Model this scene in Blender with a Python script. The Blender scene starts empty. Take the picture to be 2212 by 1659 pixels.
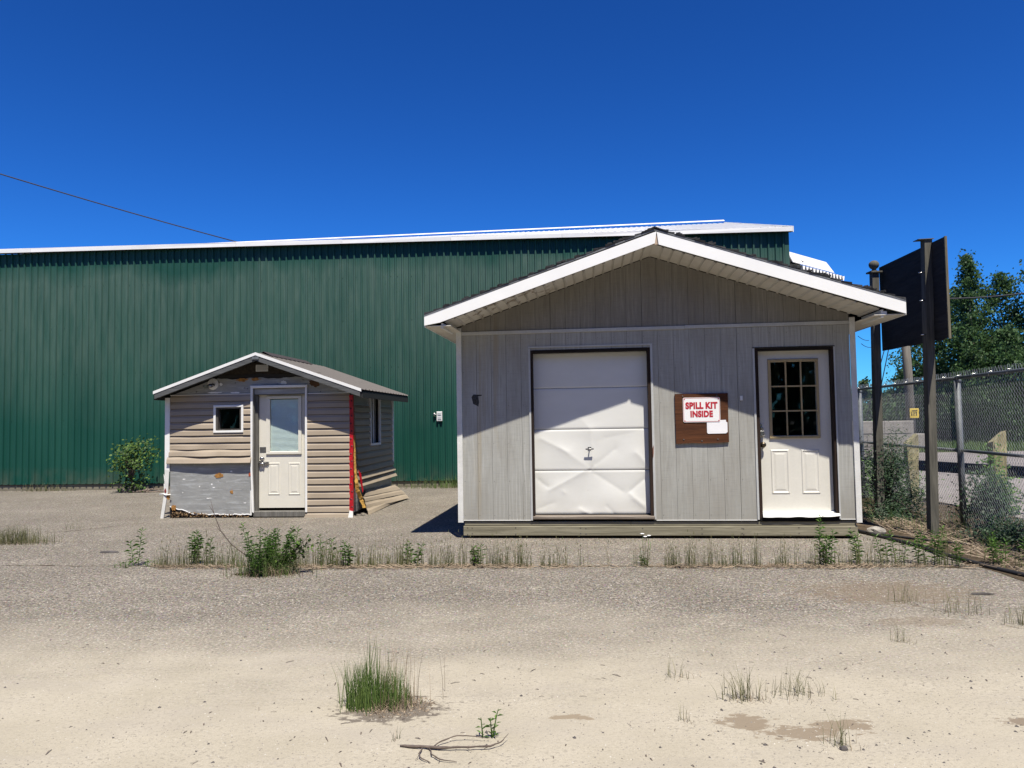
import bpy, math, random
from mathutils import Vector, Matrix, noise
R = math.radians
C = bpy.context.scene.collection
S = bpy.context.scene

# ------------------------------------------------------------------ camera, light
cam_d = bpy.data.cameras.new('camera')
cam_d.sensor_width = 36.0
cam_d.lens = 1640 / 2212 * 36
cam_d.clip_end = 2000
cam = bpy.data.objects.new('camera', cam_d)
C.objects.link(cam)
pitch, roll = math.atan(80.5 / 1640), 0.016
fw = Vector((0, math.cos(pitch), math.sin(pitch)))
u0 = Vector((0, -math.sin(pitch), math.cos(pitch)))
r0 = Vector((1, 0, 0))
up = math.cos(roll) * u0 + math.sin(roll) * r0
rt = math.cos(roll) * r0 - math.sin(roll) * u0
M = Matrix((rt, up, -fw)).transposed().to_4x4()
M.translation = Vector((0, 0, 1.54))
cam.matrix_world = M
S.camera = cam

SUNV = Vector((0.13, -0.46, 1.0)).normalized()
w = bpy.data.worlds.new("World")
S.world = w
w.use_nodes = True
wn = w.node_tree
bg = wn.nodes['Background']
sky = wn.nodes.new('ShaderNodeTexSky')
sky.sky_type = 'NISHITA'
sky.sun_disc = False
sky.sun_elevation = math.asin(SUNV.z)
sky.sun_rotation = math.atan2(SUNV.x, SUNV.y)
sky.air_density = 1.0
sky.dust_density = 0.0
sky.ozone_density = 4.0
sky.altitude = 300
gam = wn.nodes.new('ShaderNodeGamma')          # deep clear northern blue
gam.inputs[1].default_value = 1.45
mul = wn.nodes.new('ShaderNodeMix')
mul.data_type = 'RGBA'; mul.blend_type = 'MULTIPLY'
mul.inputs[0].default_value = 1.0
mul.inputs[7].default_value = (0.15, 0.48, 0.86, 1)
wn.links.new(sky.outputs[0], gam.inputs[0])
wn.links.new(gam.outputs[0], mul.inputs[6])
wn.links.new(mul.outputs[2], bg.inputs[0])
bg.inputs[1].default_value = 0.05
sl = bpy.data.lights.new('sun', 'SUN')
sl.energy = 5.0
sl.angle = R(0.53)
sl.color = (1.0, 0.94, 0.815)
so = bpy.data.objects.new('sun', sl)
so.rotation_euler = SUNV.to_track_quat('Z', 'Y').to_euler()
so.location = (5, -10, 30)
C.objects.link(so)
S.view_settings.view_transform = 'Standard'
S.view_settings.look = 'None'
S.view_settings.exposure = 0.6
S.view_settings.gamma = 1.0
S.view_settings.use_curve_mapping = False
S.cycles.max_bounces = 8
S.cycles.transparent_max_bounces = 16

# ------------------------------------------------------------------ mesh builder
class MB:
    def __init__(s):
        s.v, s.f, s.sm, s.mi = [], [], [], []
    def add(s, vs, fs, smooth=False, mi=0):
        o = len(s.v)
        s.v += [tuple(p) for p in vs]
        s.f += [tuple(i + o for i in f) for f in fs]
        s.sm += [smooth] * len(fs)
        s.mi += [mi] * len(fs)
        return s
    def box(s, x0, x1, y0, y1, z0, z1, mi=0):
        v = [(x, y, z) for z in (z0, z1) for y in (y0, y1) for x in (x0, x1)]
        return s.add(v, [(0, 2, 3, 1), (4, 5, 7, 6), (0, 1, 5, 4), (2, 6, 7, 3), (0, 4, 6, 2), (1, 3, 7, 5)], mi=mi)
    def bbox(s, x0, x1, y0, y1, z0, z1, e=0.004, mi=0):
        """box whose front (low y) long edges are eased"""
        pts = [(y1, z0), (y1, z1), (y0 + e, z1), (y0, z1 - e), (y0, z0 + e), (y0 + e, z0)]
        n = len(pts)
        v = [(x0, a, b) for a, b in pts] + [(x1, a, b) for a, b in pts]
        return s.add(v, [tuple(range(n)), tuple(range(2 * n - 1, n - 1, -1))] + [(i, i + n, (i + 1) % n + n, (i + 1) % n) for i in range(n)], mi=mi)
    def prism(s, poly, y0, y1, mi=0):
        """polygon in the x,z plane pushed from y0 to y1"""
        n = len(poly)
        v = [(a, y0, b) for a, b in poly] + [(a, y1, b) for a, b in poly]
        return s.add(v, [tuple(range(n)), tuple(range(2 * n - 1, n - 1, -1))] + [(i, i + n, (i + 1) % n + n, (i + 1) % n) for i in range(n)], mi=mi)
    def hexa(s, a, b, mi=0):
        """two quads of 4 points each joined into a solid"""
        return s.add(list(a) + list(b), [(0, 1, 2, 3), (7, 6, 5, 4), (0, 4, 5, 1), (1, 5, 6, 2), (2, 6, 7, 3), (3, 7, 4, 0)], mi=mi)
    def tube(s, pts, rad, n=6, cap=True, smooth=True, mi=0):
        pts = [Vector(p) for p in pts]
        if not hasattr(rad, '__len__'):
            rad = [rad] * len(pts)
        v, f = [], []
        ref = None
        for i, p in enumerate(pts):
            t = (pts[min(i + 1, len(pts) - 1)] - pts[max(i - 1, 0)])
            if t.length < 1e-9:
                t = Vector((0, 0, 1))
            t.normalize()
            if ref is None:
                ref = Vector((1, 0, 0)) if abs(t.x) < 0.8 else Vector((0, 1, 0))
            a = (ref - t * ref.dot(t)).normalized()
            ref = a
            b = t.cross(a)
            for k in range(n):
                an = 2 * math.pi * k / n
                v.append(p + (a * math.cos(an) + b * math.sin(an)) * rad[i])
        for i in range(len(pts) - 1):
            for k in range(n):
                k2 = (k + 1) % n
                f.append((i * n + k, i * n + k2, (i + 1) * n + k2, (i + 1) * n + k))
        if cap:
            f.append(tuple(range(n - 1, -1, -1)))
            f.append(tuple((len(pts) - 1) * n + k for k in range(n)))
        return s.add(v, f, smooth, mi)
    def lathe(s, prof, c, n=16, axis='z', mi=0):
        v, f = [], []
        for r_, h in prof:
            for k in range(n):
                a = 2 * math.pi * k / n
                x, y = r_ * math.cos(a), r_ * math.sin(a)
                if axis == 'z': v.append((c[0] + x, c[1] + y, c[2] + h))
                else: v.append((c[0] + x, c[1] - h, c[2] + y))
        for i in range(len(prof) - 1):
            for k in range(n):
                k2 = (k + 1) % n
                f.append((i * n + k, i * n + k2, (i + 1) * n + k2, (i + 1) * n + k))
        f.append(tuple(range(n - 1, -1, -1)))
        f.append(tuple((len(prof) - 1) * n + k for k in range(n)))
        return s.add(v, f, True, mi)
    def extr(s, prof, x0, x1, mi=0, smooth=False, closed=True):
        """profile in y,z swept along x"""
        n = len(prof)
        v = [(x0, a, b) for a, b in prof] + [(x1, a, b) for a, b in prof]
        fs = [(i, i + n, (i + 1) % n + n, (i + 1) % n) for i in range(n if closed else n - 1)]
        if closed: fs += [tuple(range(n)), tuple(range(2 * n - 1, n - 1, -1))]
        return s.add(v, fs, smooth, mi)
    def mesh(s, name, mats):
        me = bpy.data.meshes.new(name)
        me.from_pydata(s.v, [], s.f)
        me.polygons.foreach_set('use_smooth', s.sm)
        for m in (mats if isinstance(mats, (list, tuple)) else [mats]):
            me.materials.append(m)
        me.polygons.foreach_set('material_index', s.mi)
        me.update()
        return me
    def build(s, name, mats, parent=None, loc=None):
        o = bpy.data.objects.new(name, s.mesh(name, mats))
        C.objects.link(o)
        if parent: o.parent = parent
        if loc: o.location = loc
        return o

def inst(name, me, parent=None, loc=(0, 0, 0), rot=(0, 0, 0), scale=None):
    o = bpy.data.objects.new(name, me)
    C.objects.link(o)
    if parent: o.parent = parent
    o.location = loc
    o.rotation_euler = rot
    if scale: o.scale = scale
    return o

def tag(o, label=None, cat=None, group=None, kind=None):
    if label: o['label'] = label
    if cat: o['category'] = cat
    if group: o['group'] = group
    if kind: o['kind'] = kind
    return o

def thing(name, loc, rz, label, cat, group=None):
    o = bpy.data.objects.new(name, None)
    C.objects.link(o)
    o.empty_display_size = 0.2
    o.location = loc
    o.rotation_euler = (0, 0, rz)
    return tag(o, label, cat, group)

# ------------------------------------------------------------------ materials
class NT:
    def __init__(s, name):
        s.m = bpy.data.materials.new(name)
        s.m.use_nodes = True
        s.t = s.m.node_tree
        s.b = s.t.nodes['Principled BSDF']
    def n(s, typ, **k):
        nd = s.t.nodes.new(typ)
        for a, v in k.items():
            setattr(nd, a, v)
        return nd
    def l(s, a, b): s.t.links.new(a, b)
    def coord(s, scale=(1, 1, 1), world=False, rnd=False):
        if world: src = s.n('ShaderNodeNewGeometry').outputs['Position']
        else: src = s.n('ShaderNodeTexCoord').outputs['Object']
        if rnd:
            oi = s.n('ShaderNodeObjectInfo')
            mu = s.n('ShaderNodeMath', operation='MULTIPLY'); mu.inputs[1].default_value = 37.0
            s.l(oi.outputs['Random'], mu.inputs[0])
            ad = s.n('ShaderNodeVectorMath', operation='ADD')
            s.l(src, ad.inputs[0]); s.l(mu.outputs[0], ad.inputs[1])
            src = ad.outputs[0]
        mp = s.n('ShaderNodeMapping')
        mp.inputs['Scale'].default_value = scale
        s.l(src, mp.inputs[0])
        return mp.outputs[0]
    def noise(s, vec, scale, detail=3, rough=0.6, dist=0.0):
        nd = s.n('ShaderNodeTexNoise')
        nd.inputs['Scale'].default_value = scale
        nd.inputs['Detail'].default_value = detail
        nd.inputs['Roughness'].default_value = rough
        nd.inputs['Distortion'].default_value = dist
        s.l(vec, nd.inputs['Vector'])
        return nd.outputs['Fac']
    def ramp(s, fac, stops, interp='LINEAR'):
        nd = s.n('ShaderNodeValToRGB')
        cr = nd.color_ramp
        cr.interpolation = interp
        while len(cr.elements) < len(stops): cr.elements.new(0.5)
        for e, (p, c) in zip(cr.elements, stops):
            e.position = p
            e.color = (c, c, c, 1) if not hasattr(c, '__len__') else (*c, 1)
        s.l(fac, nd.inputs[0])
        return nd.outputs[0]
    def mix(s, fac, a, b, blend='MIX'):
        nd = s.n('ShaderNodeMix', data_type='RGBA', blend_type=blend)
        for sock, val in ((nd.inputs[0], fac), (nd.inputs[6], a), (nd.inputs[7], b)):
            if hasattr(val, 'is_output') or isinstance(val, bpy.types.NodeSocket): s.l(val, sock)
            elif hasattr(val, '__len__'): sock.default_value = (*val, 1)
            else: sock.default_value = val
        return nd.outputs[2]
    def math(s, op, a, b=0.0, clamp=False):
        nd = s.n('ShaderNodeMath', operation=op, use_clamp=clamp)
        for sock, val in ((nd.inputs[0], a), (nd.inputs[1], b)):
            if isinstance(val, bpy.types.NodeSocket): s.l(val, sock)
            else: sock.default_value = val
        return nd.outputs[0]
    def bump(s, h, strength=0.3, dist=0.01):
        nd = s.n('ShaderNodeBump')
        nd.inputs['Strength'].default_value = strength
        nd.inputs['Distance'].default_value = dist
        s.l(h, nd.inputs['Height'])
        s.l(nd.outputs[0], s.b.inputs['Normal'])
    def out(s, col, rough=0.7, metal=0.0, spec=0.5):
        if isinstance(col, bpy.types.NodeSocket): s.l(col, s.b.inputs['Base Color'])
        else: s.b.inputs['Base Color'].default_value = (*col, 1)
        if isinstance(rough, bpy.types.NodeSocket): s.l(rough, s.b.inputs['Roughness'])
        else: s.b.inputs['Roughness'].default_value = rough
        s.b.inputs['Metallic'].default_value = metal
        s.b.inputs['Specular IOR Level'].default_value = spec
        return s.m

def simple(name, col, rough=0.6, var=0.15, scale=6.0, metal=0.0, spec=0.5, bump=0.0, stretch=(1, 1, 1), bscale=60, rnd=True, fine=0.0):
    if max(col) < 0.65: col = tuple(x * 0.8 for x in col)
    t = NT(name)
    c = t.coord(stretch, rnd=rnd)
    a = t.noise(c, scale, 4)
    dark = tuple(x * (1 - var) for x in col)
    light = tuple(min(1, x * (1 + var)) for x in col)
    colo = t.ramp(a, [(0.3, dark), (0.7, light)])
    if fine:
        f = t.ramp(t.noise(c, scale * 12, 3, 0.7), [(0.3, 1 - fine), (0.7, 1.0)])
        colo = t.mix(1.0, colo, f, 'MULTIPLY')
    if bump: t.bump(t.noise(c, bscale, 3), bump, 0.004)
    return t.out(colo, rough, metal, spec)

def wood(name, c1, c2, rough=0.85, scale=1.0, axis='z', bump=0.5, crack=0.5, amt=1.0):
    """weathered wood: long grain along one axis"""
    c1 = tuple(x * 0.8 for x in c1); c2 = tuple(x * 0.8 for x in c2)
    t = NT(name)
    st = {'z': (22, 22, 1.1), 'x': (1.1, 22, 22), 'y': (22, 1.1, 22)}[axis]
    st = tuple(x * scale for x in st)
    c = t.coord(st, rnd=True)
    g = t.noise(c, 1.0, 5, 0.65, 1.2)
    g2 = t.noise(t.coord(tuple(x * 4 for x in st), rnd=True), 1.0, 3, 0.7, 0.4)
    big = t.noise(t.coord((2, 2, 2), rnd=True), 1.0, 3)
    col = t.ramp(g, [(0.3, c1), (0.68, c2)])
    col = t.mix(t.math('MULTIPLY', t.ramp(g2, [(0.35, 1.0), (0.55, 0.0)]), crack), col, tuple(x * 0.35 for x in c1))
    col = t.mix(t.math('MULTIPLY', big, 0.5), col, tuple(x * 0.75 for x in c2))
    t.bump(t.math('ADD', g, g2), bump, 0.004)
    return t.out(col, rough, 0, 0.25)

M_ = {}
M_['white'] = simple('white_trim_paint', (0.80, 0.80, 0.79), 0.45, 0.04, 3, fine=0.05)
M_['offwhite'] = simple('worn_white_vinyl', (0.70, 0.70, 0.68), 0.5, 0.10, 5, fine=0.12)
M_['soffit'] = None
M_['fascia'] = simple('white_fascia_metal', (0.86, 0.86, 0.85), 0.35, 0.03, 2)
M_['greytrim'] = simple('grey_white_trim', (0.60, 0.61, 0.61), 0.6, 0.10, 4, fine=0.12, stretch=(1, 1, .4))
M_['black'] = simple('dark_void', (0.012, 0.012, 0.012), 0.95, 0.1, spec=0.1)
M_['backing'] = simple('dark_sheathing', (0.05, 0.048, 0.045), 0.95, 0.3, spec=0.1)
M_['metal'] = simple('dull_steel', (0.35, 0.35, 0.35), 0.38, 0.2, 20, metal=0.9)
M_['chrome'] = simple('bright_steel', (0.6, 0.6, 0.6), 0.25, 0.1, 20, metal=1.0)
M_['brass'] = simple('tarnished_knob', (0.16, 0.13, 0.09), 0.35, 0.2, 20, metal=0.9)
M_['galv'] = simple('galvanised_steel', (0.16, 0.175, 0.19), 0.6, 0.25, 12, metal=0.2)
M_['wire'] = simple('galvanised_wire', (0.50, 0.52, 0.53), 0.45, 0.15, 12, metal=0.4)
M_['redtape'] = simple('red_housewrap_tape', (0.55, 0.012, 0.025), 0.35, 0.25, 14, bump=0.4, bscale=40)
M_['redtext'] = simple('red_print', (0.55, 0.02, 0.04), 0.5, 0.05)
M_['signwhite'] = simple('white_sign_face', (0.82, 0.82, 0.82), 0.3, 0.03)
M_['paper'] = simple('white_paper', (0.80, 0.80, 0.83), 0.7, 0.04)
M_['slab'] = simple('cream_door_paint', (0.68, 0.655, 0.58), 0.42, 0.04, 3, fine=0.05)
M_['slab2'] = simple('white_door_paint', (0.68, 0.66, 0.60), 0.42, 0.05, 3, fine=0.06)
M_['gdoor'] = None
M_['tanwood'] = simple('varnished_lite_frame', (0.52, 0.40, 0.21), 0.5, 0.18, 8, stretch=(1, 1, .3), fine=.2)
M_['hose'] = simple('black_hose_rubber', (0.018, 0.018, 0.02), 0.6, 0.2)
M_['foam'] = simple('orange_foam', (0.55, 0.26, 0.05), 0.9, 0.45, 18, bump=0.9, bscale=50)
M_['fibre'] = simple('brown_insulation', (0.22, 0.14, 0.07), 0.95, 0.5, 25, bump=1.0, bscale=80)
M_['concrete'] = simple('pale_concrete', (0.38, 0.35, 0.31), 0.9, 0.25, 3, bump=0.4, fine=0.3)
M_['rock'] = simple('pale_stone', (0.42, 0.39, 0.35), 0.9, 0.25, 12, bump=0.7, fine=0.35)
M_['pebble'] = simple('grey_pebbles', (0.30, 0.27, 0.24), 0.9, 0.4, 3)
M_['pebble_l'] = simple('pale_pebbles', (0.48, 0.45, 0.40), 0.9, 0.3, 3)
M_['pebble_d'] = simple('dark_stones', (0.09, 0.08, 0.08), 0.85, 0.4, 9)
M_['jamb'] = wood('dark_brown_jamb', (0.012, 0.008, 0.006), (0.05, 0.03, 0.022), axis='z')
M_['jambx'] = wood('dark_brown_head', (0.008, 0.007, 0.006), (0.03, 0.022, 0.018), axis='x')
M_['gjamb'] = wood('grey_jamb_wood', (0.10, 0.095, 0.085), (0.26, 0.25, 0.23), axis='z')
M_['sill'] = wood('rotten_sill', (0.10, 0.07, 0.055), (0.38, 0.33, 0.28), axis='x')
M_['beam'] = wood('treated_skid_wood', (0.16, 0.145, 0.10), (0.40, 0.37, 0.275), axis='x', scale=0.7, crack=0.35)
M_['rake'] = wood('grey_rake_board', (0.07, 0.075, 0.08), (0.17, 0.175, 0.18), axis='x')
M_['osb'] = simple('dark_osb', (0.055, 0.042, 0.03), 0.9, 0.6, 25, bump=0.6, fine=0.5)
M_['post'] = wood('weathered_post', (0.06, 0.058, 0.050), (0.20, 0.19, 0.16), axis='z', scale=0.8)
M_['signply'] = wood('old_dark_plywood', (0.018, 0.018, 0.018), (0.055, 0.052, 0.05), axis='y', scale=0.5, bump=0.8)
M_['plyedge'] = wood('plywood_edge', (0.10, 0.09, 0.06), (0.28, 0.25, 0.18), axis='z')
M_['base'] = wood('weathered_base_timber', (0.13, 0.11, 0.08), (0.33, 0.30, 0.23), axis='x', scale=0.7)
M_['rot'] = wood('rotten_barrier_wood', (0.30, 0.25, 0.12), (0.62, 0.56, 0.33), axis='z', crack=0.7, bump=1.0)
M_['darkbeam'] = wood('dark_rail_and_shade', (0.012, 0.012, 0.013), (0.035, 0.035, 0.035), axis='y')  # also colours the tree-shade strip across the road
M_['pole'] = wood('utility_pole_wood', (0.16, 0.14, 0.115), (0.32, 0.29, 0.24), axis='z', scale=.5)
M_['twig'] = simple('dry_twig_bark', (0.13, 0.10, 0.085), 0.85, 0.35, 30)
M_['stick'] = simple('pale_driftwood', (0.34, 0.27, 0.22), 0.85, 0.35, 30)
M_['shingle'] = simple('charcoal_shingles', (0.035, 0.036, 0.04), 0.95, 0.4, 20, bump=0.8, bscale=300)
M_['drip'] = simple('grey_drip_edge', (0.20, 0.21, 0.22), 0.5, 0.3, 6)
M_['browntin'] = simple('grey_brown_roof_steel', (0.062, 0.049, 0.047), 0.6, 0.10, 5, fine=0.1)
M_['whiteroof'] = simple('white_roof_steel', (0.74, 0.73, 0.70), 0.45, 0.06, 2)
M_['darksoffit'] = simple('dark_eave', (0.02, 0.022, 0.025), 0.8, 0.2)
M_['yellow'] = simple('yellow_plate', (0.70, 0.50, 0.06), 0.5, 0.1)
M_['cable'] = simple('overhead_cable', (0.02, 0.02, 0.03), 0.6, 0.1)
M_['glass_bulb'] = simple('grey_lamp_plastic', (0.72, 0.72, 0.72), 0.35, 0.1)

def glass(name, rough=0.02):
    t = NT(name)
    tr = t.n('ShaderNodeBsdfTransparent'); tr.inputs[0].default_value = (0.90, 0.95, 0.94, 1)
    gl = t.n('ShaderNodeBsdfGlossy'); gl.inputs['Roughness'].default_value = rough
    lw = t.n('ShaderNodeLayerWeight'); lw.inputs[0].default_value = 0.5
    f5 = t.math('POWER', lw.outputs['Facing'], 4.0)
    fac = t.math('ADD', t.math('MULTIPLY', f5, 0.9), 0.028)
    mx = t.n('ShaderNodeMixShader')
    t.l(fac, mx.inputs[0]); t.l(tr.outputs[0], mx.inputs[1]); t.l(gl.outputs[0], mx.inputs[2])
    t.l(mx.outputs[0], t.t.nodes['Material Output'].inputs[0])
    return t.m
M_['glass'] = glass('window_glass')
def gdoor_mat():
    t = NT('white_garage_steel')
    col = t.ramp(t.noise(t.coord((1.2, 1, 3)), 1.6, 4), [(0.3, (0.66, 0.66, 0.635)), (0.7, (0.71, 0.71, 0.69))])
    sc_ = t.ramp(t.noise(t.coord((3, 1, 11)), 2.4, 5, 0.7, 0.8), [(0.66, 0.0), (0.74, 1.0)])
    col = t.mix(t.math('MULTIPLY', sc_, 0.35), col, (0.48, 0.46, 0.42))
    sx = t.n('ShaderNodeSeparateXYZ'); t.l(t.coord(), sx.inputs[0])
    low = t.ramp(sx.outputs['Z'], [(0.30, 1.0), (0.55, 0.0)])
    col = t.mix(t.math('MULTIPLY', t.math('MULTIPLY', low, t.noise(t.coord((4, 1, 4)), 1.5, 4)), 0.4), col, (0.50, 0.46, 0.39))
    t.bump(t.noise(t.coord((25, 1, 160)), 1.0, 2), 0.10, 0.002)
    return t.out(col, 0.36)
M_['gdoor'] = gdoor_mat()

def green_metal():
    t = NT('green_wall_steel')
    c = t.coord((1, 1, 1), world=True)
    v = t.noise(t.coord((1.6, 1, 0.25), world=True), 1.0, 3)
    f = t.noise(t.coord((8, 8, 1.0), world=True), 1.0, 4)
    col = t.ramp(v, [(0.3, (0.003, 0.050, 0.036)), (0.7, (0.007, 0.066, 0.048))])
    # greyer towards the top, little just under the eave, none near the base
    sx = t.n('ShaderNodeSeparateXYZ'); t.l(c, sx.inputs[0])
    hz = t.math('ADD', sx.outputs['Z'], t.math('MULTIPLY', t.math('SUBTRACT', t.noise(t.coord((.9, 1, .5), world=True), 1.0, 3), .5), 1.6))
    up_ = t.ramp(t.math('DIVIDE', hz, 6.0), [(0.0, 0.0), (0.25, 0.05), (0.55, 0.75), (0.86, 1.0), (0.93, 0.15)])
    grey_amt = t.math('MULTIPLY', t.math('MULTIPLY', t.ramp(f, [(0.25, 0.35), (0.7, 1.0)]), up_), 0.55)
    col = t.mix(grey_amt, col, (0.120, 0.170, 0.140))
    dirt = t.math('MULTIPLY', t.ramp(sx.outputs['Z'], [(0.15, 1.0), (0.6, 0.0)]), t.ramp(t.noise(t.coord((3, 3, 2), world=True), 1.0, 4), [(.4, 0), (.7, .5)]))
    col = t.mix(dirt, col, (0.12, 0.12, 0.09))
    rg = t.ramp(v, [(0.3, 0.50), (0.7, 0.60)])
    t.bump(t.noise(t.coord((3.2, 1, 0.6), world=True), 1.0, 2), 0.25, 0.02)
    t.out(col, 0.5, 0, 0.3)
    t.l(rg, t.b.inputs['Roughness'])
    return t.m
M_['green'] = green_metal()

def siding_board(name='weathered_grey_panel', k=1.0, warm=0.0):
    t = NT(name)
    wv = t.n('ShaderNodeTexWave', wave_type='BANDS', bands_direction='X')
    wv.inputs['Scale'].default_value = 6.0
    wv.inputs['Distortion'].default_value = 10.0
    wv.inputs['Detail'].default_value = 3
    wv.inputs['Detail Scale'].default_value = 0.9
    t.l(t.coord((1, 1, 0.10), rnd=True), wv.inputs['Vector'])
    g = t.noise(t.coord((30, 30, 2.0)), 1.0, 5, 0.7, 0.8)
    big = t.noise(t.coord((1.6, 1, 0.5)), 1.3, 4, 0.6)
    cross = t.noise(t.coord((5, 5, 80)), 1.0, 2, 0.6)
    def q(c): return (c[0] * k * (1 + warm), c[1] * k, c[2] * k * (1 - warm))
    col = t.ramp(g, [(0.28, q((0.35, 0.35, 0.325))), (0.5, q((0.42, 0.42, 0.395))), (0.74, q((0.49, 0.49, 0.465)))])
    ring = t.ramp(wv.outputs['Fac'], [(0.0, 0.0), (0.8, 0.0), (0.97, 1.0)])
    col = t.mix(t.math('MULTIPLY', ring, t.ramp(big, [(0.45, 0.0), (0.65, 0.55)])), col, q((0.62, 0.62, 0.60)))
    col = t.mix(t.ramp(big, [(0.30, 0.35), (0.50, 0.0)]), col, q((0.27, 0.24, 0.20)))
    col = t.mix(t.math('MULTIPLY', t.ramp(cross, [(0.5, 0.0), (0.7, 1.0)]), 0.16), col, q((0.18, 0.18, 0.18)))
    sx = t.n('ShaderNodeSeparateXYZ'); t.l(t.coord(), sx.inputs[0])
    low = t.ramp(sx.outputs['Z'], [(0.2, 1.0), (0.85, 0.0)])
    col = t.mix(t.math('MULTIPLY', t.math('MULTIPLY', low, t.ramp(g, [(.3, .2), (.7, 1)])), 0.45), col, q((0.24, 0.22, 0.185)))
    # rusty tan runs left of the garage door
    run = t.math('MULTIPLY', t.ramp(t.noise(t.coord((7, 1, 0.25)), 1.0, 3), [(0.56, 0.0), (0.68, 1.0)]), t.ramp(sx.outputs['X'], [(0.0, 1.0), (0.75, 1.0), (0.85, 0.0)]))
    col = t.mix(t.math('MULTIPLY', run, 0.4), col, q((0.36, 0.29, 0.18)))
    t.bump(t.math('ADD', t.math('MULTIPLY', g, 0.6), t.math('MULTIPLY', wv.outputs['Fac'], 0.4)), 0.35, 0.003)
    return t.out(col, 0.85, 0, 0.25)
M_['siding'] = siding_board(k=0.84)
M_['gable'] = siding_board('dark_taupe_panel', 0.52, 0.05)  # same panel material, darker and slightly warmer

def soffit_mat():
    t = NT('beige_soffit_metal')
    c = t.coord((1, 1, 1))
    n = t.noise(c, 7, 4, 0.6)
    col = t.ramp(t.noise(c, 3, 3), [(0.3, (0.60, 0.57, 0.50)), (0.7, (0.68, 0.655, 0.59))])
    sx = t.n('ShaderNodeSeparateXYZ'); t.l(c, sx.inputs[0])
    band = t.math('MULTIPLY', t.ramp(sx.outputs['X'], [(0.0, 0.0), (0.12, 1.0), (0.45, 1.0), (0.6, 0.0)]), 1.0)
    # x runs 0..2.5 m on the left slope, the ramp clamps beyond 1 m
    stain = t.math('MULTIPLY', t.ramp(t.noise(t.coord((5.0, 4.0, 1)), 1.4, 4, 0.65), [(0.56, 0.0), (0.62, 1.0)]), t.ramp(t.math('MULTIPLY', sx.outputs['X'], 0.5), [(0.0, 0.0), (0.08, 1.0), (0.55, 1.0), (0.68, 0.0)]))
    col = t.mix(t.math('MULTIPLY', stain, 0.8), col, (0.20, 0.14, 0.08))
    return t.out(col, 0.55)
M_['soffit'] = soffit_mat()

def vinyl():
    t = NT('tan_vinyl_siding')
    c = t.coord((1, 1, 1), rnd=True)
    col = t.ramp(t.noise(c, 2.0, 4), [(0.3, (0.335, 0.275, 0.205)), (0.7, (0.385, 0.32, 0.245))])
    f = t.ramp(t.noise(t.coord((0.8, 6, 30), rnd=True), 1.0, 3), [(0.3, 0.92), (0.7, 1.0)])
    col = t.mix(1.0, col, f, 'MULTIPLY')
    t.bump(t.noise(t.coord((3, 3, 90), rnd=True), 1.0, 2), 0.12, 0.003)
    return t.out(col, 0.5)
M_['vinyl'] = vinyl()

def foil():
    t = NT('torn_foil_faced_board')
    c = t.coord((1, 1, 1))
    base = t.ramp(t.noise(t.coord((1.2, 1, 5)), 2.0, 4), [(0.3, (0.24, 0.245, 0.245)), (0.7, (0.33, 0.335, 0.33))])
    st = t.ramp(t.noise(t.coord((2.2, 1, 14)), 1.6, 5, 0.65, 0.4), [(0.52, 0.0), (0.70, 1.0)])
    col = t.mix(t.math('MULTIPLY', st, 0.55), base, (0.50, 0.53, 0.55))
    fl = t.ramp(t.noise(c, 9.0, 4, 0.6), [(0.70, 0.0), (0.72, 1.0)])
    col = t.mix(fl, col, (0.75, 0.75, 0.74))
    rs = t.ramp(t.noise(t.coord((1.6, 1, 2.4)), 3.1, 5, 0.6), [(0.69, 0.0), (0.71, 1.0)])
    col = t.mix(rs, col, (0.42, 0.20, 0.07))
    sx = t.n('ShaderNodeSeparateXYZ'); t.l(t.coord(), sx.inputs[0])
    ln = t.math('FRACT', t.math('MULTIPLY', sx.outputs['Z'], 8.5))
    l2 = t.ramp(ln, [(0.0, 0.0), (0.96, 0.0), (0.975, 1.0)])
    col = t.mix(t.math('MULTIPLY', t.math('MULTIPLY', l2, t.ramp(t.noise(t.coord((2.5, 1, 1)), 2.0, 2), [(0.45, 0.0), (0.55, 1.0)])), 0.6), col, (0.7, 0.72, 0.74))
    t.bump(t.noise(c, 14, 4), 0.4, 0.01)
    return t.out(col, 0.5, 0.1)
M_['foil'] = foil()

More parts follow.
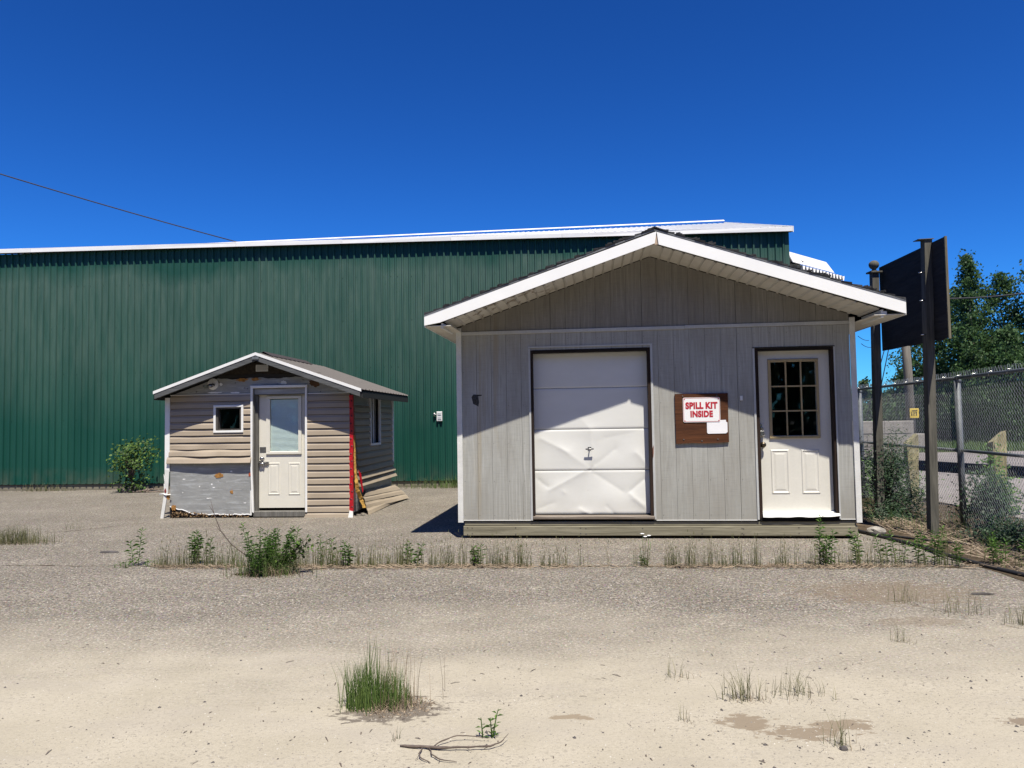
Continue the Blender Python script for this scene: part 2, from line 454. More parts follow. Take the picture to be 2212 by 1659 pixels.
def ground_mat():
    t = NT('worn_gravelly_asphalt')
    P = t.coord((1, 1, 1), world=True)
    sx = t.n('ShaderNodeSeparateXYZ'); t.l(P, sx.inputs[0])
    X, Y = sx.outputs['X'], sx.outputs['Y']
    big = t.noise(P, 0.45, 4, 0.6)
    strk = t.noise(t.coord((0.35, 1.5, 1), world=True), 1.0, 4, 0.6, 0.5)
    mid = t.noise(P, 2.2, 4, 0.6)
    sp1 = t.noise(P, 48, 3, 0.8)
    sp2 = t.noise(P, 20, 3, 0.75)
    sp3 = t.noise(P, 130, 2, 0.7)
    asp = t.ramp(big, [(0.3, (0.185, 0.163, 0.135)), (0.5, (0.22, 0.196, 0.165)), (0.72, (0.26, 0.232, 0.195))])
    asp = t.mix(t.ramp(strk, [(0.42, 0.0), (0.7, 0.35)]), asp, (0.17, 0.150, 0.125))
    asp = t.mix(t.ramp(mid, [(0.5, 0.0), (0.8, 0.5)]), asp, (0.38, 0.34, 0.29))
    # stones set in the surface
    asp = t.mix(1.0, asp, t.ramp(sp1, [(0.34, 0.30), (0.5, 0.95), (0.64, 1.9)]), 'MULTIPLY')
    asp = t.mix(1.0, asp, t.ramp(sp2, [(0.35, 0.60), (0.5, 1.0), (0.66, 1.45)]), 'MULTIPLY')
    vo = t.n('ShaderNodeTexVoronoi', feature='F1'); vo.inputs['Scale'].default_value = 42; t.l(P, vo.inputs['Vector'])
    asp = t.mix(t.ramp(vo.outputs['Distance'], [(0.14, 0.55), (0.30, 0.0)]), asp, t.mix(1.0, vo.outputs['Color'], (0.62, 0.57, 0.50), 'MULTIPLY'))
    sand = t.ramp(mid, [(0.3, (0.44, 0.395, 0.31)), (0.7, (0.51, 0.46, 0.37))])
    sand = t.mix(1.0, sand, t.ramp(sp1, [(0.22, 0.70), (0.45, 1.0), (0.8, 1.08)]), 'MULTIPLY')
    sand = t.mix(1.0, sand, t.ramp(sp3, [(0.3, 0.86), (0.6, 1.04)]), 'MULTIPLY')
    # drifted fine sand lies towards the camera, edge broken by noise
    e = t.math('ADD', Y, t.math('MULTIPLY', t.math('SUBTRACT', t.noise(t.coord((0.5, 1.0, 1), world=True), 0.9, 5, 0.62), 0.5), 3.4))
    e = t.math('ADD', e, t.math('MULTIPLY', t.math('SUBTRACT', sp2, 0.5), 1.5))
    ms = t.ramp(t.math('MULTIPLY', e, 0.1), [(0.0, 1.0), (0.44, 1.0), (0.56, 0.35), (0.66, 0.0)])
    thin = t.ramp(t.noise(t.coord((0.8, 2.2, 1), world=True), 1.1, 4, 0.6), [(0.5, 0.0), (0.72, 1.0)])
    # the sand is a drift; unseen ground behind the viewer is darkened to cut bounce light
    near = t.ramp(t.math('MULTIPLY', t.math('ADD', e, 4.0), 0.1), [(0.0, 0.0), (0.38, 0.0), (0.55, 1.0)])
    ms = t.math('MULTIPLY', ms, near)
    fle = t.ramp(t.noise(t.coord((1, 1.6, 1), world=True), 34, 4, 0.7, 0.6), [(0.56, 0.0), (0.62, 1.0)])
    patchy = t.ramp(t.noise(P, 1.1, 4, 0.6), [(0.42, 0.15), (0.62, 1.0)])
    sand = t.mix(t.math('MULTIPLY', t.math('MULTIPLY', fle, patchy), 0.75), sand, (0.24, 0.215, 0.18))
    col = t.mix(ms, asp, sand)
    col = t.mix(t.math('MULTIPLY', t.math('SUBTRACT', 1.0, near), 0.8), col, (0.09, 0.083, 0.075))
    col = t.mix(t.math('MULTIPLY', t.math('MULTIPLY', thin, ms), 0.45), col, (0.40, 0.36, 0.31))
    # named stains: damp brown patches and a rusty one by the fence
    def spot(x, y, rx, ry, colr, amt, n=mid):
        a = t.math('DIVIDE', t.math('SUBTRACT', X, x), rx)
        b = t.math('DIVIDE', t.math('SUBTRACT', Y, y), ry)
        d = t.math('SQRT', t.math('ADD', t.math('MULTIPLY', a, a), t.math('MULTIPLY', b, b)))
        d = t.math('ADD', d, t.math('MULTIPLY', t.math('SUBTRACT', t.noise(t.coord((1, 2, 1), world=True), 9, 5, 0.65), 0.5), 3.4))
        k = t.ramp(d, [(0.0, 1.0), (0.75, 1.0), (0.95, 0.0)])
        return t.math('MULTIPLY', k, amt), colr
    for a in ((1.16, 3.92, 0.17, 0.10, (0.27, 0.215, 0.155), 0.9), (1.40, 3.78, 0.24, 0.08, (0.27, 0.215, 0.155), 0.9),
              (1.62, 3.86, 0.16, 0.08, (0.27, 0.215, 0.155), 0.9), (0.31, 4.02, 0.13, 0.04, (0.30, 0.24, 0.17), 0.9), (2.55, 3.85, 0.12, 0.09, (0.24, 0.19, 0.14), 0.9),
              (3.25, 6.7, 0.8, 0.5, (0.20, 0.15, 0.10), 0.55), (3.0, 5.75, 0.35, 0.15, (0.20, 0.15, 0.10), 0.4),
              (-0.68, 4.17, 0.30, 0.19, (0.17, 0.145, 0.12), 0.95)):
        k, cc = spot(*a)
        col = t.mix(k, col, cc)
    col = t.mix(1.0, col, (0.76, 0.76, 0.76), 'MULTIPLY')
    h = t.math('ADD', sp1, t.math('MULTIPLY', sp2, 0.7))
    t.bump(t.math('MULTIPLY', h, t.ramp(ms, [(0, 1.0), (1, 0.45)])), 0.55, 0.010)
    return t.out(col, 0.93, 0, 0.2)
M_['ground'] = ground_mat()

def gravel_road():
    t = NT('pale_gravel_road')
    P = t.coord((1, 1, 1), world=True)
    col = t.ramp(t.noise(P, 0.8, 4), [(0.3, (0.20, 0.18, 0.172)), (0.7, (0.26, 0.237, 0.225))])
    col = t.mix(1.0, col, t.ramp(t.noise(P, 40, 3, 0.7), [(0.3, 0.75), (0.7, 1.2)]), 'MULTIPLY')
    return t.out(col, 0.95, 0, 0.2)
M_['road'] = gravel_road()
def soil():
    t = NT('dark_brushy_soil')
    P = t.coord((1, 1, 1), world=True)
    col = t.ramp(t.noise(P, 3, 5, 0.7), [(0.3, (0.035, 0.028, 0.02)), (0.6, (0.10, 0.075, 0.05)), (0.8, (0.20, 0.14, 0.09))])
    t.bump(t.noise(P, 25, 4), 1.0, 0.03)
    return t.out(col, 0.95, 0, 0.1)
M_['soil'] = soil()
M_['field'] = simple('rough_grass_ground', (0.07, 0.10, 0.035), 0.95, 0.4, 1.0, fine=0.4, spec=0.1)

def leaf(name, c1, c2, tr=0.25):
    c1 = tuple(x * 0.85 for x in c1); c2 = tuple(x * 0.85 for x in c2)
    t = NT(name)
    g = t.n('ShaderNodeNewGeometry')
    col = t.ramp(g.outputs['Random Per Island'], [(0.0, c1), (0.8, c2), (1.0, tuple(min(1, x * 1.4) for x in c2))])
    big = t.ramp(t.noise(t.coord((1, 1, 1), world=True), 1.2, 3), [(0.3, 0.75), (0.7, 1.15)])
    col = t.mix(1.0, col, big, 'MULTIPLY')
    t.out(col, 0.55, 0, 0.3)
    tl = t.n('ShaderNodeBsdfTranslucent')
    t.l(col, tl.inputs[0])
    mx = t.n('ShaderNodeMixShader')
    mx.inputs[0].default_value = tr
    t.l(t.b.outputs[0], mx.inputs[1]); t.l(tl.outputs[0], mx.inputs[2])
    t.l(mx.outputs[0], t.t.nodes['Material Output'].inputs[0])
    return t.m
M_['leaf_tree'] = leaf('poplar_leaves', (0.045, 0.10, 0.035), (0.10, 0.18, 0.065), .45)
M_['leaf_far'] = leaf('far_leaves', (0.045, 0.085, 0.030), (0.095, 0.145, 0.055))
M_['leaf_weed'] = leaf('weed_leaves', (0.06, 0.14, 0.028), (0.15, 0.28, 0.055), 0.35)
M_['leaf_shrub'] = leaf('shrub_leaves', (0.030, 0.070, 0.020), (0.11, 0.19, 0.035), 0.3)
M_['leaf_dark'] = leaf('dark_needles', (0.012, 0.035, 0.018), (0.035, 0.075, 0.03), 0.1)
M_['grass_dry'] = leaf('dry_grass', (0.085, 0.11, 0.045), (0.20, 0.19, 0.095), 0.25)
M_['grass_green'] = leaf('green_grass', (0.06, 0.12, 0.03), (0.15, 0.22, 0.06), 0.3)
M_['litter'] = leaf('dead_straw', (0.13, 0.095, 0.065), (0.32, 0.25, 0.18), 0.1)

# ------------------------------------------------------------------ ground
gm = MB()
xs = [-600, -60, -30] + [-20 + i * 1.0 for i in range(41)] + [30, 60, 600]
ys = [-600, -60, -10, -4, 0, 2] + [3 + i * 0.5 for i in range(36)] + [24, 30, 40, 60, 120, 900]
gm.add([(x, y, 0.0) for y in ys for x in xs],
       [(j * len(xs) + i, j * len(xs) + i + 1, (j + 1) * len(xs) + i + 1, (j + 1) * len(xs) + i) for j in range(len(ys) - 1) for i in range(len(xs) - 1)])
tag(gm.build('ground', M_['ground']), kind='structure')
tag(MB().add([(7.2, 4, .008), (60, 0, .008), (60, 31, .008), (10.5, 30.5, .008), (8.4, 20, .008), (7.5, 14, .008)], [(0, 1, 2, 3, 4, 5)]).build('gravel_road', M_['road']), kind='structure')
tag(MB().add([(9, 31.2, .012), (200, 33, .012), (400, 400, .012), (12, 400, .012)], [(0, 1, 2, 3)]).build('grass_field', M_['field']), kind='structure')
random.seed(5)
def wob(pts, a=0.08, n=5):
    out = []
    for i in range(len(pts)):
        p, q = Vector(pts[i]), Vector(pts[(i + 1) % len(pts)])
        for k in range(n):
            r_ = p.lerp(q, k / n)
            out.append((r_.x + random.uniform(-a, a), r_.y + random.uniform(-a, a)))
    return out
sp = wob([(4.45, 13.5), (4.42, 10.7), (4.75, 9.5), (4.72, 8.4), (4.62, 7.4), (4.9, 6.3), (7.6, 4.6), (7.6, 14), (8.5, 20), (5.4, 20)])
tag(MB().add([(x, y, .004) for x, y in sp], [tuple(range(len(sp)))]).build('soil_bed', M_['soil']), kind='structure')

# ------------------------------------------------------------------ GREEN BUILDING
GB = thing('metal_building', (-12.836, 19.072, 0), -0.08032, 'long dark green ribbed metal building with a white metal roof behind both sheds', 'building')
rp = 0.17
def rib_sheet(nr, z0, z1, h=0.036, pitch=rp, side=1):
    m = MB(); pr = []
    for i in range(nr):
        a = i * pitch
        pr += [(a, 0), (a + 0.052, 0.0), (a + 0.058, -0.006), (a + 0.066, 0), (a + pitch - 0.062, 0), (a + pitch - 0.040, -h), (a + pitch - 0.014, -h)]
    pr += [(nr * pitch, 0)]
    n = len(pr)
    m.add([(x, y, z) for z in (z0, z1) for x, y in pr], [(i, i + 1, n + i + 1, n + i) for i in range(n - 1)])
    return m
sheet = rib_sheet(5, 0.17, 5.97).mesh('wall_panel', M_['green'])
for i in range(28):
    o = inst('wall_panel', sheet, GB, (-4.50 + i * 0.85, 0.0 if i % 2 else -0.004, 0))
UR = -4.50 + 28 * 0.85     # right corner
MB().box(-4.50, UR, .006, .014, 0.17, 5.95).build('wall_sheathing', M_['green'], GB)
sc = MB()
random.seed(3)
for i in range(140):
    x = -4.50 + i * rp + 0.02
    for z in (0.55, 1.75, 2.9, 4.05, 5.1):
        if i % 2 == 0 or random.random() < .2:
            zz = z + random.uniform(-.01, .01)
            sc.box(x - .006, x + .006, -.010, -.002, zz - .007, zz + .007)
tag(sc.build('screw', M_['green'], GB), kind='stuff')
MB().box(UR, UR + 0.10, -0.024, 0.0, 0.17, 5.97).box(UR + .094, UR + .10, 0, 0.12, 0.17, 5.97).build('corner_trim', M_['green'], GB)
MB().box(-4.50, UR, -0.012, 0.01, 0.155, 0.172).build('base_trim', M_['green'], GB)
m = rib_sheet(5, 0.17, 6.0)
for i in range(17):
    inst('side_panel', sheet, GB, (UR + .09, 0.12 + i * .85, 0), (0, 0, R(90)))
x = -4.50
random.seed(8)
k = 0
while x < UR:
    L = random.uniform(2.6, 4.0)
    MB().bbox(x + .005, min(x + L, UR + .1), 0.02, 0.10, -0.03, 0.15 + random.uniform(-.004, .004), 0.006).build('base_timber', M_['base'], GB)
    x += L
MB().box(-4.50, UR + .08, 0.03, 15.0, 0.0, 0.16).build('slab', M_['concrete'], GB)
# roof: eave line drops slightly to the right, ridge behind
def ez(u): return 6.075 - 0.0075 * (u + 0.1)
def rz_(u): return 7.86 + 0.009 * u
U0, U1 = -4.5, UR + 0.16
seg = 28
m = MB()
for i in range(seg):
    a, b = U0 + (U1 - U0) * i / seg, U0 + (U1 - U0) * (i + 1) / seg
    for k in range(5):
        p, q = a + (b - a) * k / 5, a + (b - a) * (k + .82) / 5
        q2, q3 = a + (b - a) * (k + .86) / 5, a + (b - a) * (k + .96) / 5
        e = a + (b - a) * (k + 1) / 5
        pr = [(p, 0), (q, 0), (q2, .02), (q3, .02), (e, 0)]
        v = [(x, -0.13, ez(x) - .03 + d) for x, d in pr] + [(x, 7.6, rz_(x) + d) for x, d in pr]
        m.add(v, [(j, j + 1, 6 + j, 5 + j) for j in range(4)])
    m.build('roof_panel', M_['whiteroof'], GB)
    m = MB()
for i in range(9):
    a, b = U0 + (U1 - U0) * i / 9, U0 + (U1 - U0) * (i + 1) / 9 - .004
    d = random.uniform(-.006, .006)
    m.hexa([(a, -.155, ez(a) - .10), (b, -.155, ez(b) - .10), (b, -.15 + d, ez(b)), (a, -.15 - d, ez(a))],
           [(a, -.145, ez(a) - .10), (b, -.145, ez(b) - .10), (b, -.14 + d, ez(b)), (a, -.14 - d, ez(a))])
    m.hexa([(a, -.15, ez(a) + .004), (b, -.15, ez(b) + .004), (b, .02, ez(b) + .045), (a, .02, ez(a) + .045)],
           [(a, -.15, ez(a) - .002), (b, -.15, ez(b) - .002), (b, .02, ez(b) + .039), (a, .02, ez(a) + .039)])
    m.build('eave_trim', M_['whiteroof'], GB)
    m = MB()
    m.hexa([(a, 7.45, rz_(a) + .05), (b, 7.45, rz_(b) + .05), (b, 7.6, rz_(b) + .12), (a, 7.6, rz_(a) + .12)],
           [(a, 7.45, rz_(a) + .04), (b, 7.45, rz_(b) + .04), (b, 7.6, rz_(b) + .11), (a, 7.6, rz_(a) + .11)])
    m.build('ridge_cap', M_['whiteroof'], GB)
    m = MB()
# dark underside and back slope, side rake
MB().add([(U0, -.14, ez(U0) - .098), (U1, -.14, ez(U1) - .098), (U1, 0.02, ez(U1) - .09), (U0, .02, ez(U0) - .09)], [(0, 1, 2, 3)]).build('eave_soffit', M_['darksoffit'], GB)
MB().add([(U0, 7.6, rz_(U0)), (U1, 7.6, rz_(U1)), (U1, 15.2, 5.9), (U0, 15.2, 5.9)], [(0, 1, 2, 3)]).build('back_roof', M_['whiteroof'], GB)
MB().hexa([(U1, -.15, ez(U1) - .12), (U1 + .02, -.15, ez(U1) - .12), (U1 + .02, -.15, ez(U1) + .02), (U1, -.15, ez(U1) + .02)],
          [(U1, 7.6, rz_(U1) - .12), (U1 + .02, 7.6, rz_(U1) - .12), (U1 + .02, 7.6, rz_(U1) + .04), (U1, 7.6, rz_(U1) + .04)]).build('rake_trim', M_['whiteroof'], GB)
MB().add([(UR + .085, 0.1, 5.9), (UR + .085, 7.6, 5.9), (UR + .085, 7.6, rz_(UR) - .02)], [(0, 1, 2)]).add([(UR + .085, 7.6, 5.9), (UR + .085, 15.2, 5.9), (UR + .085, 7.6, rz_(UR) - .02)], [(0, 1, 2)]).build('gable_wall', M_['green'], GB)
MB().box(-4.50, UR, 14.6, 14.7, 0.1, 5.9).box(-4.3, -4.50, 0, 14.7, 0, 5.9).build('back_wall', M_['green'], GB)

# small green wing with dark eave at the right rear of the building, and the white corrugated annex beyond it
WG = thing('rear_wing', (7.9, 22.6, 0), -0.08, 'small green wing with dark pointed eave behind the right end of the green building', 'building')
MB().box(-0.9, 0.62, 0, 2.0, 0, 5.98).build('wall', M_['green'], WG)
MB().prism([(-0.9, 5.99), (0.66, 5.99), (0.86, 6.15), (0.3, 6.48), (-0.9, 6.48)], -0.12, 2.1).build('roof', M_['darksoffit'], WG)
AX = thing('corrugated_annex', (8.28, 22.0, 0), math.atan2(1.9, 2.07), 'white corrugated metal annex showing its wavy eave right of the green building', 'building')
m = MB(); pr = []
n_ = 13; L = 2.82; pt = L / n_
for i in range(n_):
    a = i * pt
    pr += [(a, 0), (a + pt * .25, .0), (a + pt * .5, -.14), (a + pt * .75, -.14)]
pr.append((L, 0))
nn = len(pr)
m.add([(x, -.25, 5.93 + y) for x, y in pr] + [(x, 2.6, 6.65 + y) for x, y in pr], [(i, i + 1, nn + i + 1, nn + i) for i in range(nn - 1)])
m.build('roof', M_['whiteroof'], AX)
MB().hexa([(-.05, -.02, 6.06), (2.62, -.02, 6.06), (2.62, .0, 6.05), (-.05, .0, 6.05)], [(-.05, .15, 6.40), (2.45, .15, 6.40), (2.45, .17, 6.38), (-.05, .17, 6.38)]).build('ridge_flashing', M_['whiteroof'], AX)
m = MB(); pr = []
for i in range(n_):
    a = i * pt
    pr += [(a, 0), (a + pt * .2, 0), (a + pt * .5, .12), (a + pt * .7, .12)]
pr.append((L, 0))
m.add([(x, y - .05, 0) for x, y in pr] + [(x, y - .05, 5.78) for x, y in pr], [(i, i + 1, nn + i + 1, nn + i) for i in range(nn - 1)])
m.build('wall', simple('light_grey_corrugated', (0.5, 0.5, 0.5), .5, .05), AX)
MB().box(0, L + .05, -.22, -.17, 5.70, 5.76).build('gutter_bar', M_['drip'], AX)
MB().box(L - .02, L, .0, 2.5, 0, 5.7).build('side_wall', M_['whiteroof'], AX)

# electrical outlet on the green wall
EB = thing('outlet_box', (-12.836 + 11.13 * .9968 + 0, 19.072 - 11.13 * .0802, 1.70), -0.08, 'small white outlet box with conduit on the green metal wall between the sheds', 'electrical box')
MB().bbox(-.06, .07, -.075, -.024, -.13, .10, .01).build('box', M_['offwhite'], EB)
MB().bbox(-.035, .045, -.085, -.076, .01, .075, .004).bbox(-.035, .045, -.085, -.076, -.09, -.02, .004).build('receptacle', M_['greytrim'], EB)
MB().tube([(-.06, -.05, .03), (-.14, -.05, .03)], .016, 8).tube([(-.12, -.05, -.02), (-.12, -.05, .07)], .02, 8).build('conduit', M_['metal'], EB)

# ------------------------------------------------------------------ BIG GREY SHED
AB = math.atan2(-0.11072, 0.99385)
BS = thing('grey_shed', (-0.677, 10.151, 0), AB, 'large weathered grey wooden shed with white gable fascia, garage door and entry door', 'shed')
DEP = 3.7
RZ, RU, SL = 3.834, 2.54, 0.335
def zs(u): return 3.665 - SL * abs(u - 2.525)
# skids
random.seed(21)
MB().bbox(0.005, 5.012, 0.0, 0.09, 0.034, 0.162, .008).build('skid_beam', M_['beam'], BS)
MB().bbox(0.02, 2.2, 0.012, 0.09, 0.166, 0.218, .005).build('skid_beam', M_['beam'], BS)
MB().bbox(2.204, 5.0, 0.014, 0.09, 0.166, 0.218, .005).build('skid_beam', M_['beam'], BS)
MB().box(0.005, 0.09, 0.095, DEP, 0.034, 0.218).box(4.93, 5.012, 0.095, DEP, .034, .218).box(0.1, 4.9, DEP - .1, DEP, .034, .218).build('side_skid', M_['beam'], BS)
MB().box(.1, .35, .12, .4, 0, .033).box(2.3, 2.6, .12, .4, 0, .033).box(4.6, 4.9, .12, .4, 0, .033).box(.2, 4.8, 1.2, 3.5, 0, .033).build('support_block', M_['backing'], BS)
sc = MB()
for x in (.06, .12, .7, 1.55, 1.62, 2.35, 3.1, 3.6, 3.62, 4.3, 4.92):
    for z in (.06, .135):
        zz = z + random.uniform(-.01, .01); sc.box(x - .006, x + .006, -.003, .004, zz - .006, zz + .006)
tag(sc.build('nail', M_['pebble_d'], BS), kind='stuff')
# sheathing shell, a closed dark room behind the boards
m = MB()
m.box(.01, .93, .02, .05, .22, 2.72).box(2.50, 3.82, .02, .05, .22, 2.72).box(4.80, 5.0, .02, .05, .22, 2.72)
m.box(.93, 2.50, .02, .05, 2.48, 2.72).box(3.82, 4.80, .02, .05, 2.43, 2.72)
m.prism([(.01, 2.72), (5.0, 2.72), (5.0, zs(5.0) - .01), (2.525, 3.65), (.01, zs(.01) - .01)], .02, .05)
m.build('sheathing', M_['backing'], BS)
MB().box(.02, 4.99, .11, DEP - .05, .215, .235).build('floor_deck', M_['backing'], BS)
for s_, x0, x1 in ((0, 0.0, 0.03), (1, 4.98, 5.01)):
    MB().box(x0, x1, .05, DEP, .22, 2.80).build('side_wall', M_['siding'], BS)
MB().prism([(.0, .22), (5.01, .22), (5.01, 2.80), (2.525, 3.62), (.0, 2.80)], DEP, DEP + .03).build('back_wall', M_['siding'], BS)
# siding boards, each a piece
openings = [(0.93, 2.50, 0.0, 2.475), (3.82, 4.80, 0.0, 2.425)]
pw = 0.1996
for i in range(25):
    a, b = 0.008 + i * pw, 0.008 + (i + 1) * pw - 0.0028
    if i in (6, 12, 18): a += .002
    cuts = sorted({a, b} | {x for o in openings for x in o[:2] if a < x < b})
    tr_ = random.uniform(-.0006, .0006)
    m = MB()
    for c0, c1 in zip(cuts[:-1], cuts[1:]):
        zb = 0.236
        for o in openings:
            if o[0] <= (c0 + c1) / 2 <= o[1]: zb = o[3]
        m.bbox(c0, c1, tr_, .018, zb, 2.702, .0005)
    m.build('siding_board', M_['siding'], BS)
    m = MB()
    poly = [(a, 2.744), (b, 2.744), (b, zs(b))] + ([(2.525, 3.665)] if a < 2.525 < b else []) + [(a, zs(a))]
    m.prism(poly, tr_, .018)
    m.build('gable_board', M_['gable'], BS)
nm = MB(); random.seed(19)
for i in range(25):
    for z in (.30, .75, 1.25, 1.75, 2.2, 2.62):
        u = .03 + i * pw + random.uniform(-.006, .006)
        if any(o[0] - .03 < u < o[1] + .03 and z < o[3] + .03 for o in openings): continue
        nm.box(u - .003, u + .003, -.0022, .0, z - .003, z + .003)
tag(nm.build('nail_head', M_['pebble_d'], BS), kind='stuff')
# scar marks on the wall
MB().prism([(.135, 1.87), (.16, 1.905), (.275, 1.90), (.27, 1.885), (.225, 1.88), (.235, 1.80), (.225, 1.745), (.155, 1.78)], -.0022, -.0016).build('stain_mark', simple('dark_scar', (.07, .07, .07), .9, .6, 60, fine=.6), BS)
MB().bbox(3.625, 3.655, -.012, .0, 1.76, 1.82).build('torn_tag', M_['white'], BS)
# trims
MB().bbox(.0105, 2.95, -.022, -.003, 2.700, 2.745).build('frieze_trim', M_['greytrim'], BS)
MB().bbox(2.954, 4.994, -.020, -.003, 2.704, 2.749).build('frieze_trim', M_['greytrim'], BS)
MB().box(-.062, .008, -.024, -.004, .212, 2.80).box(-.062, -.045, -.004, .05, .212, 2.80).build('corner_trim', M_['offwhite'], BS)
MB().box(4.997, 5.064, -.024, -.004, .205, 2.79).box(5.047, 5.064, -.004, .05, .205, 2.79).build('corner_trim', M_['offwhite'], BS)
for a, b, z in ((.01, .905, .232), (2.53, 3.79, .230), (4.81, 4.99, .24)):
    MB().box(a, b, -.006, -.001, z, z + .01).build('bottom_trim', M_['offwhite'], BS)
# roof
ends = (-0.335, 5.42)
def rzt(u): return RZ - SL * abs(u - RU)
for s_, (a, b) in enumerate(((ends[0], RU), (RU, ends[1]))):
    m = MB()
    if s_ == 0:
        poly = [(a, 2.757), (a + .2, 2.79), (a + .22, rzt(a + .22) - .147), (RU + .0, rzt(RU) - .155), (RU + .024, rzt(RU + .024)), (a, rzt(a))]
    else:
        poly = [(b, 2.727), (b, rzt(b)), (RU + .025, rzt(RU + .025) - .004), (RU + .045, rzt(RU + .045) - .155), (b - .3, rzt(b - .3) - .15)]
    m.prism(poly, -.715, -.69)
    m.build('fascia_board', M_['fascia'], BS)
    m = MB()
    uu = [a + (b - a) * i / 40 for i in range(41)]
    for p, q in zip(uu[:-1], uu[1:]):
        m.hexa([(p, -.719, rzt(p) + .002), (q, -.719, rzt(q) + .002), (q, -.719, rzt(q) + .020), (p, -.719, rzt(p) + .020)],
               [(p, -.60, rzt(p) + .002), (q, -.60, rzt(q) + .002), (q, -.60, rzt(q) + .020), (p, -.60, rzt(p) + .020)])
    m.build('drip_edge', M_['drip'], BS)
    # shingle courses
    nc = 24
    for k in range(nc):
        p = a + (b - a) * k / nc; q = a + (b - a) * (k + 1) / nc
        lowu, hiu = (p, q) if s_ == 0 else (q, p)
        y0 = -.722 + random.uniform(-.004, .004)
        lift = .022 + random.uniform(0, .008)
        m = MB()
        m.hexa([(lowu, y0, rzt(lowu) + .021), (hiu, y0, rzt(hiu) + .021), (hiu, y0 + random.uniform(-.01, .01), rzt(hiu) + .028), (lowu, y0 + random.uniform(-.01, .01), rzt(lowu) + .024 + lift)],
               [(lowu, DEP + .5, rzt(lowu) + .021), (hiu, DEP + .5, rzt(hiu) + .021), (hiu, DEP + .5, rzt(hiu) + .028), (lowu, DEP + .5, rzt(lowu) + .021 + lift)])
        m.build('shingle_course', M_['shingle'], BS)
MB().hexa([(RU - .16, -.73, rzt(RU - .16) + .03), (RU, -.73, RZ + .04), (RU, -.73, RZ + .052), (RU - .16, -.73, rzt(RU - .16) + .042)],
          [(RU - .16, DEP + .5, rzt(RU - .16) + .03), (RU, DEP + .5, RZ + .04), (RU, DEP + .5, RZ + .052), (RU - .16, DEP + .5, rzt(RU - .16) + .042)]) \
    .hexa([(RU, -.73, RZ + .04), (RU + .16, -.73, rzt(RU + .16) + .03), (RU + .16, -.73, rzt(RU + .16) + .042), (RU, -.73, RZ + .052)],
          [(RU, DEP + .5, RZ + .04), (RU + .16, DEP + .5, rzt(RU + .16) + .03), (RU + .16, DEP + .5, rzt(RU + .16) + .042), (RU, DEP + .5, RZ + .052)]).build('ridge_cap', M_['shingle'], BS)
# bits of curled shingle and white flecks along the edge
tb = MB()
for i in range(46):
    u = random.uniform(ends[0] + .1, ends[1] - .1); z = rzt(u) + .045
    tb.hexa([(u - .03, -.724, z - .01), (u + .03, -.724, z - .01), (u + .03, -.724, z + random.uniform(.003, .02)), (u - .02, -.724, z + random.uniform(.003, .012))],
            [(u - .03, -.6, z - .01), (u + .03, -.6, z - .01), (u + .03, -.6, z), (u - .02, -.6, z)])
tag(tb.build('curled_shingle_tabs', M_['shingle'], BS), kind='stuff')
MB().prism([(RU - .03, RZ - .05), (RU + .075, RZ - .06), (RU + .07, RZ - .168), (RU - .03, RZ - .168)], -.70, -.692).build('exposed_wood', simple('raw_pine', (.55, .42, .32), .8), BS)
# roof deck above the soffit
for a, b in ((ends[0], RU), (RU, ends[1])):
    MB().hexa([(a, -.69, rzt(a) - .02), (b, -.69, rzt(b) - .02), (b, -.69, rzt(b) + .001), (a, -.69, rzt(a) + .001)],
              [(a, DEP + .48, rzt(a) - .02), (b, DEP + .48, rzt(b) - .02), (b, DEP + .48, rzt(b) + .001), (a, DEP + .48, rzt(a) + .001)]).build('roof_deck', M_['backing'], BS)
# gable soffit strips
sw = 0.124
for side in (-1, 1):
    nstr = 21
    for i in range(nstr):
        a = i * sw
        def Z(u): return zs(2.525 + u)
        prf = [(a, 0), (a + .096, 0), (a + .099, -.012), (a + .106, -.012), (a + .1075, .004), (a + .1125, .004), (a + .114, -.012), (a + .120, -.012), (a + .1225, 0)]
        m = MB()
        lo = []
        for (x, d) in prf:
            u = 2.525 + side * (x + .004)
            lo.append((u, Z(side * (x + .004)) + .010 + d))
        if side < 0: lo = lo[::-1]
        n = len(lo)
        v = [(u, -.689, z) for u, z in lo] + [(u, .0, z) for u, z in lo]
        m.add(v, [(j, j + 1, n + j + 1, n + j) for j in range(n - 1)])
        m.build('soffit_panel', M_['soffit'], BS)
MB().box(2.515, 2.535, -.688, 0, 3.668, 3.678).build('soffit_ridge_strip', M_['soffit'], BS)
# boxed eave returns with an open dark hole, and side soffits
for side, ue, uw in ((-1, ends[0], 0.0), (1, ends[1], 5.0)):
    zl = 2.752 if side < 0 else 2.725
    ub = -.115 if side < 0 else 5.165
    zt_ = zs(ub) + .005
    MB().box(ub - .012, ub + .012, -.675, .0, zl - .03, zt_).build('eave_return', M_['offwhite'], BS)
    MB().box(min(ub, ub), ub + .05, -.678, -.672, zl - .01, zt_ - .02).build('return_end', M_['offwhite'], BS)
    k = 0
    y = -.685
    while y < DEP + .3:
        x0, x1 = (ue + .012, uw - .004) if side < 0 else (uw + .068, ue - .012)
        MB().box(x0, x1, y, y + .094, zl - .004, zl + .004).box(x0, x1, y + .0945, y + .108, zl - .009, zl - .003).build('side_soffit_panel', M_['soffit'], BS)
        y += .11
    a, b = (ue - .004, ue + .012) if side < 0 else (ue - .012, ue + .004)
    MB().box(a, b, -.70, DEP + .45, zl - .012, rzt(ue) + .0).build('eave_fascia', M_['offwhite'], BS)
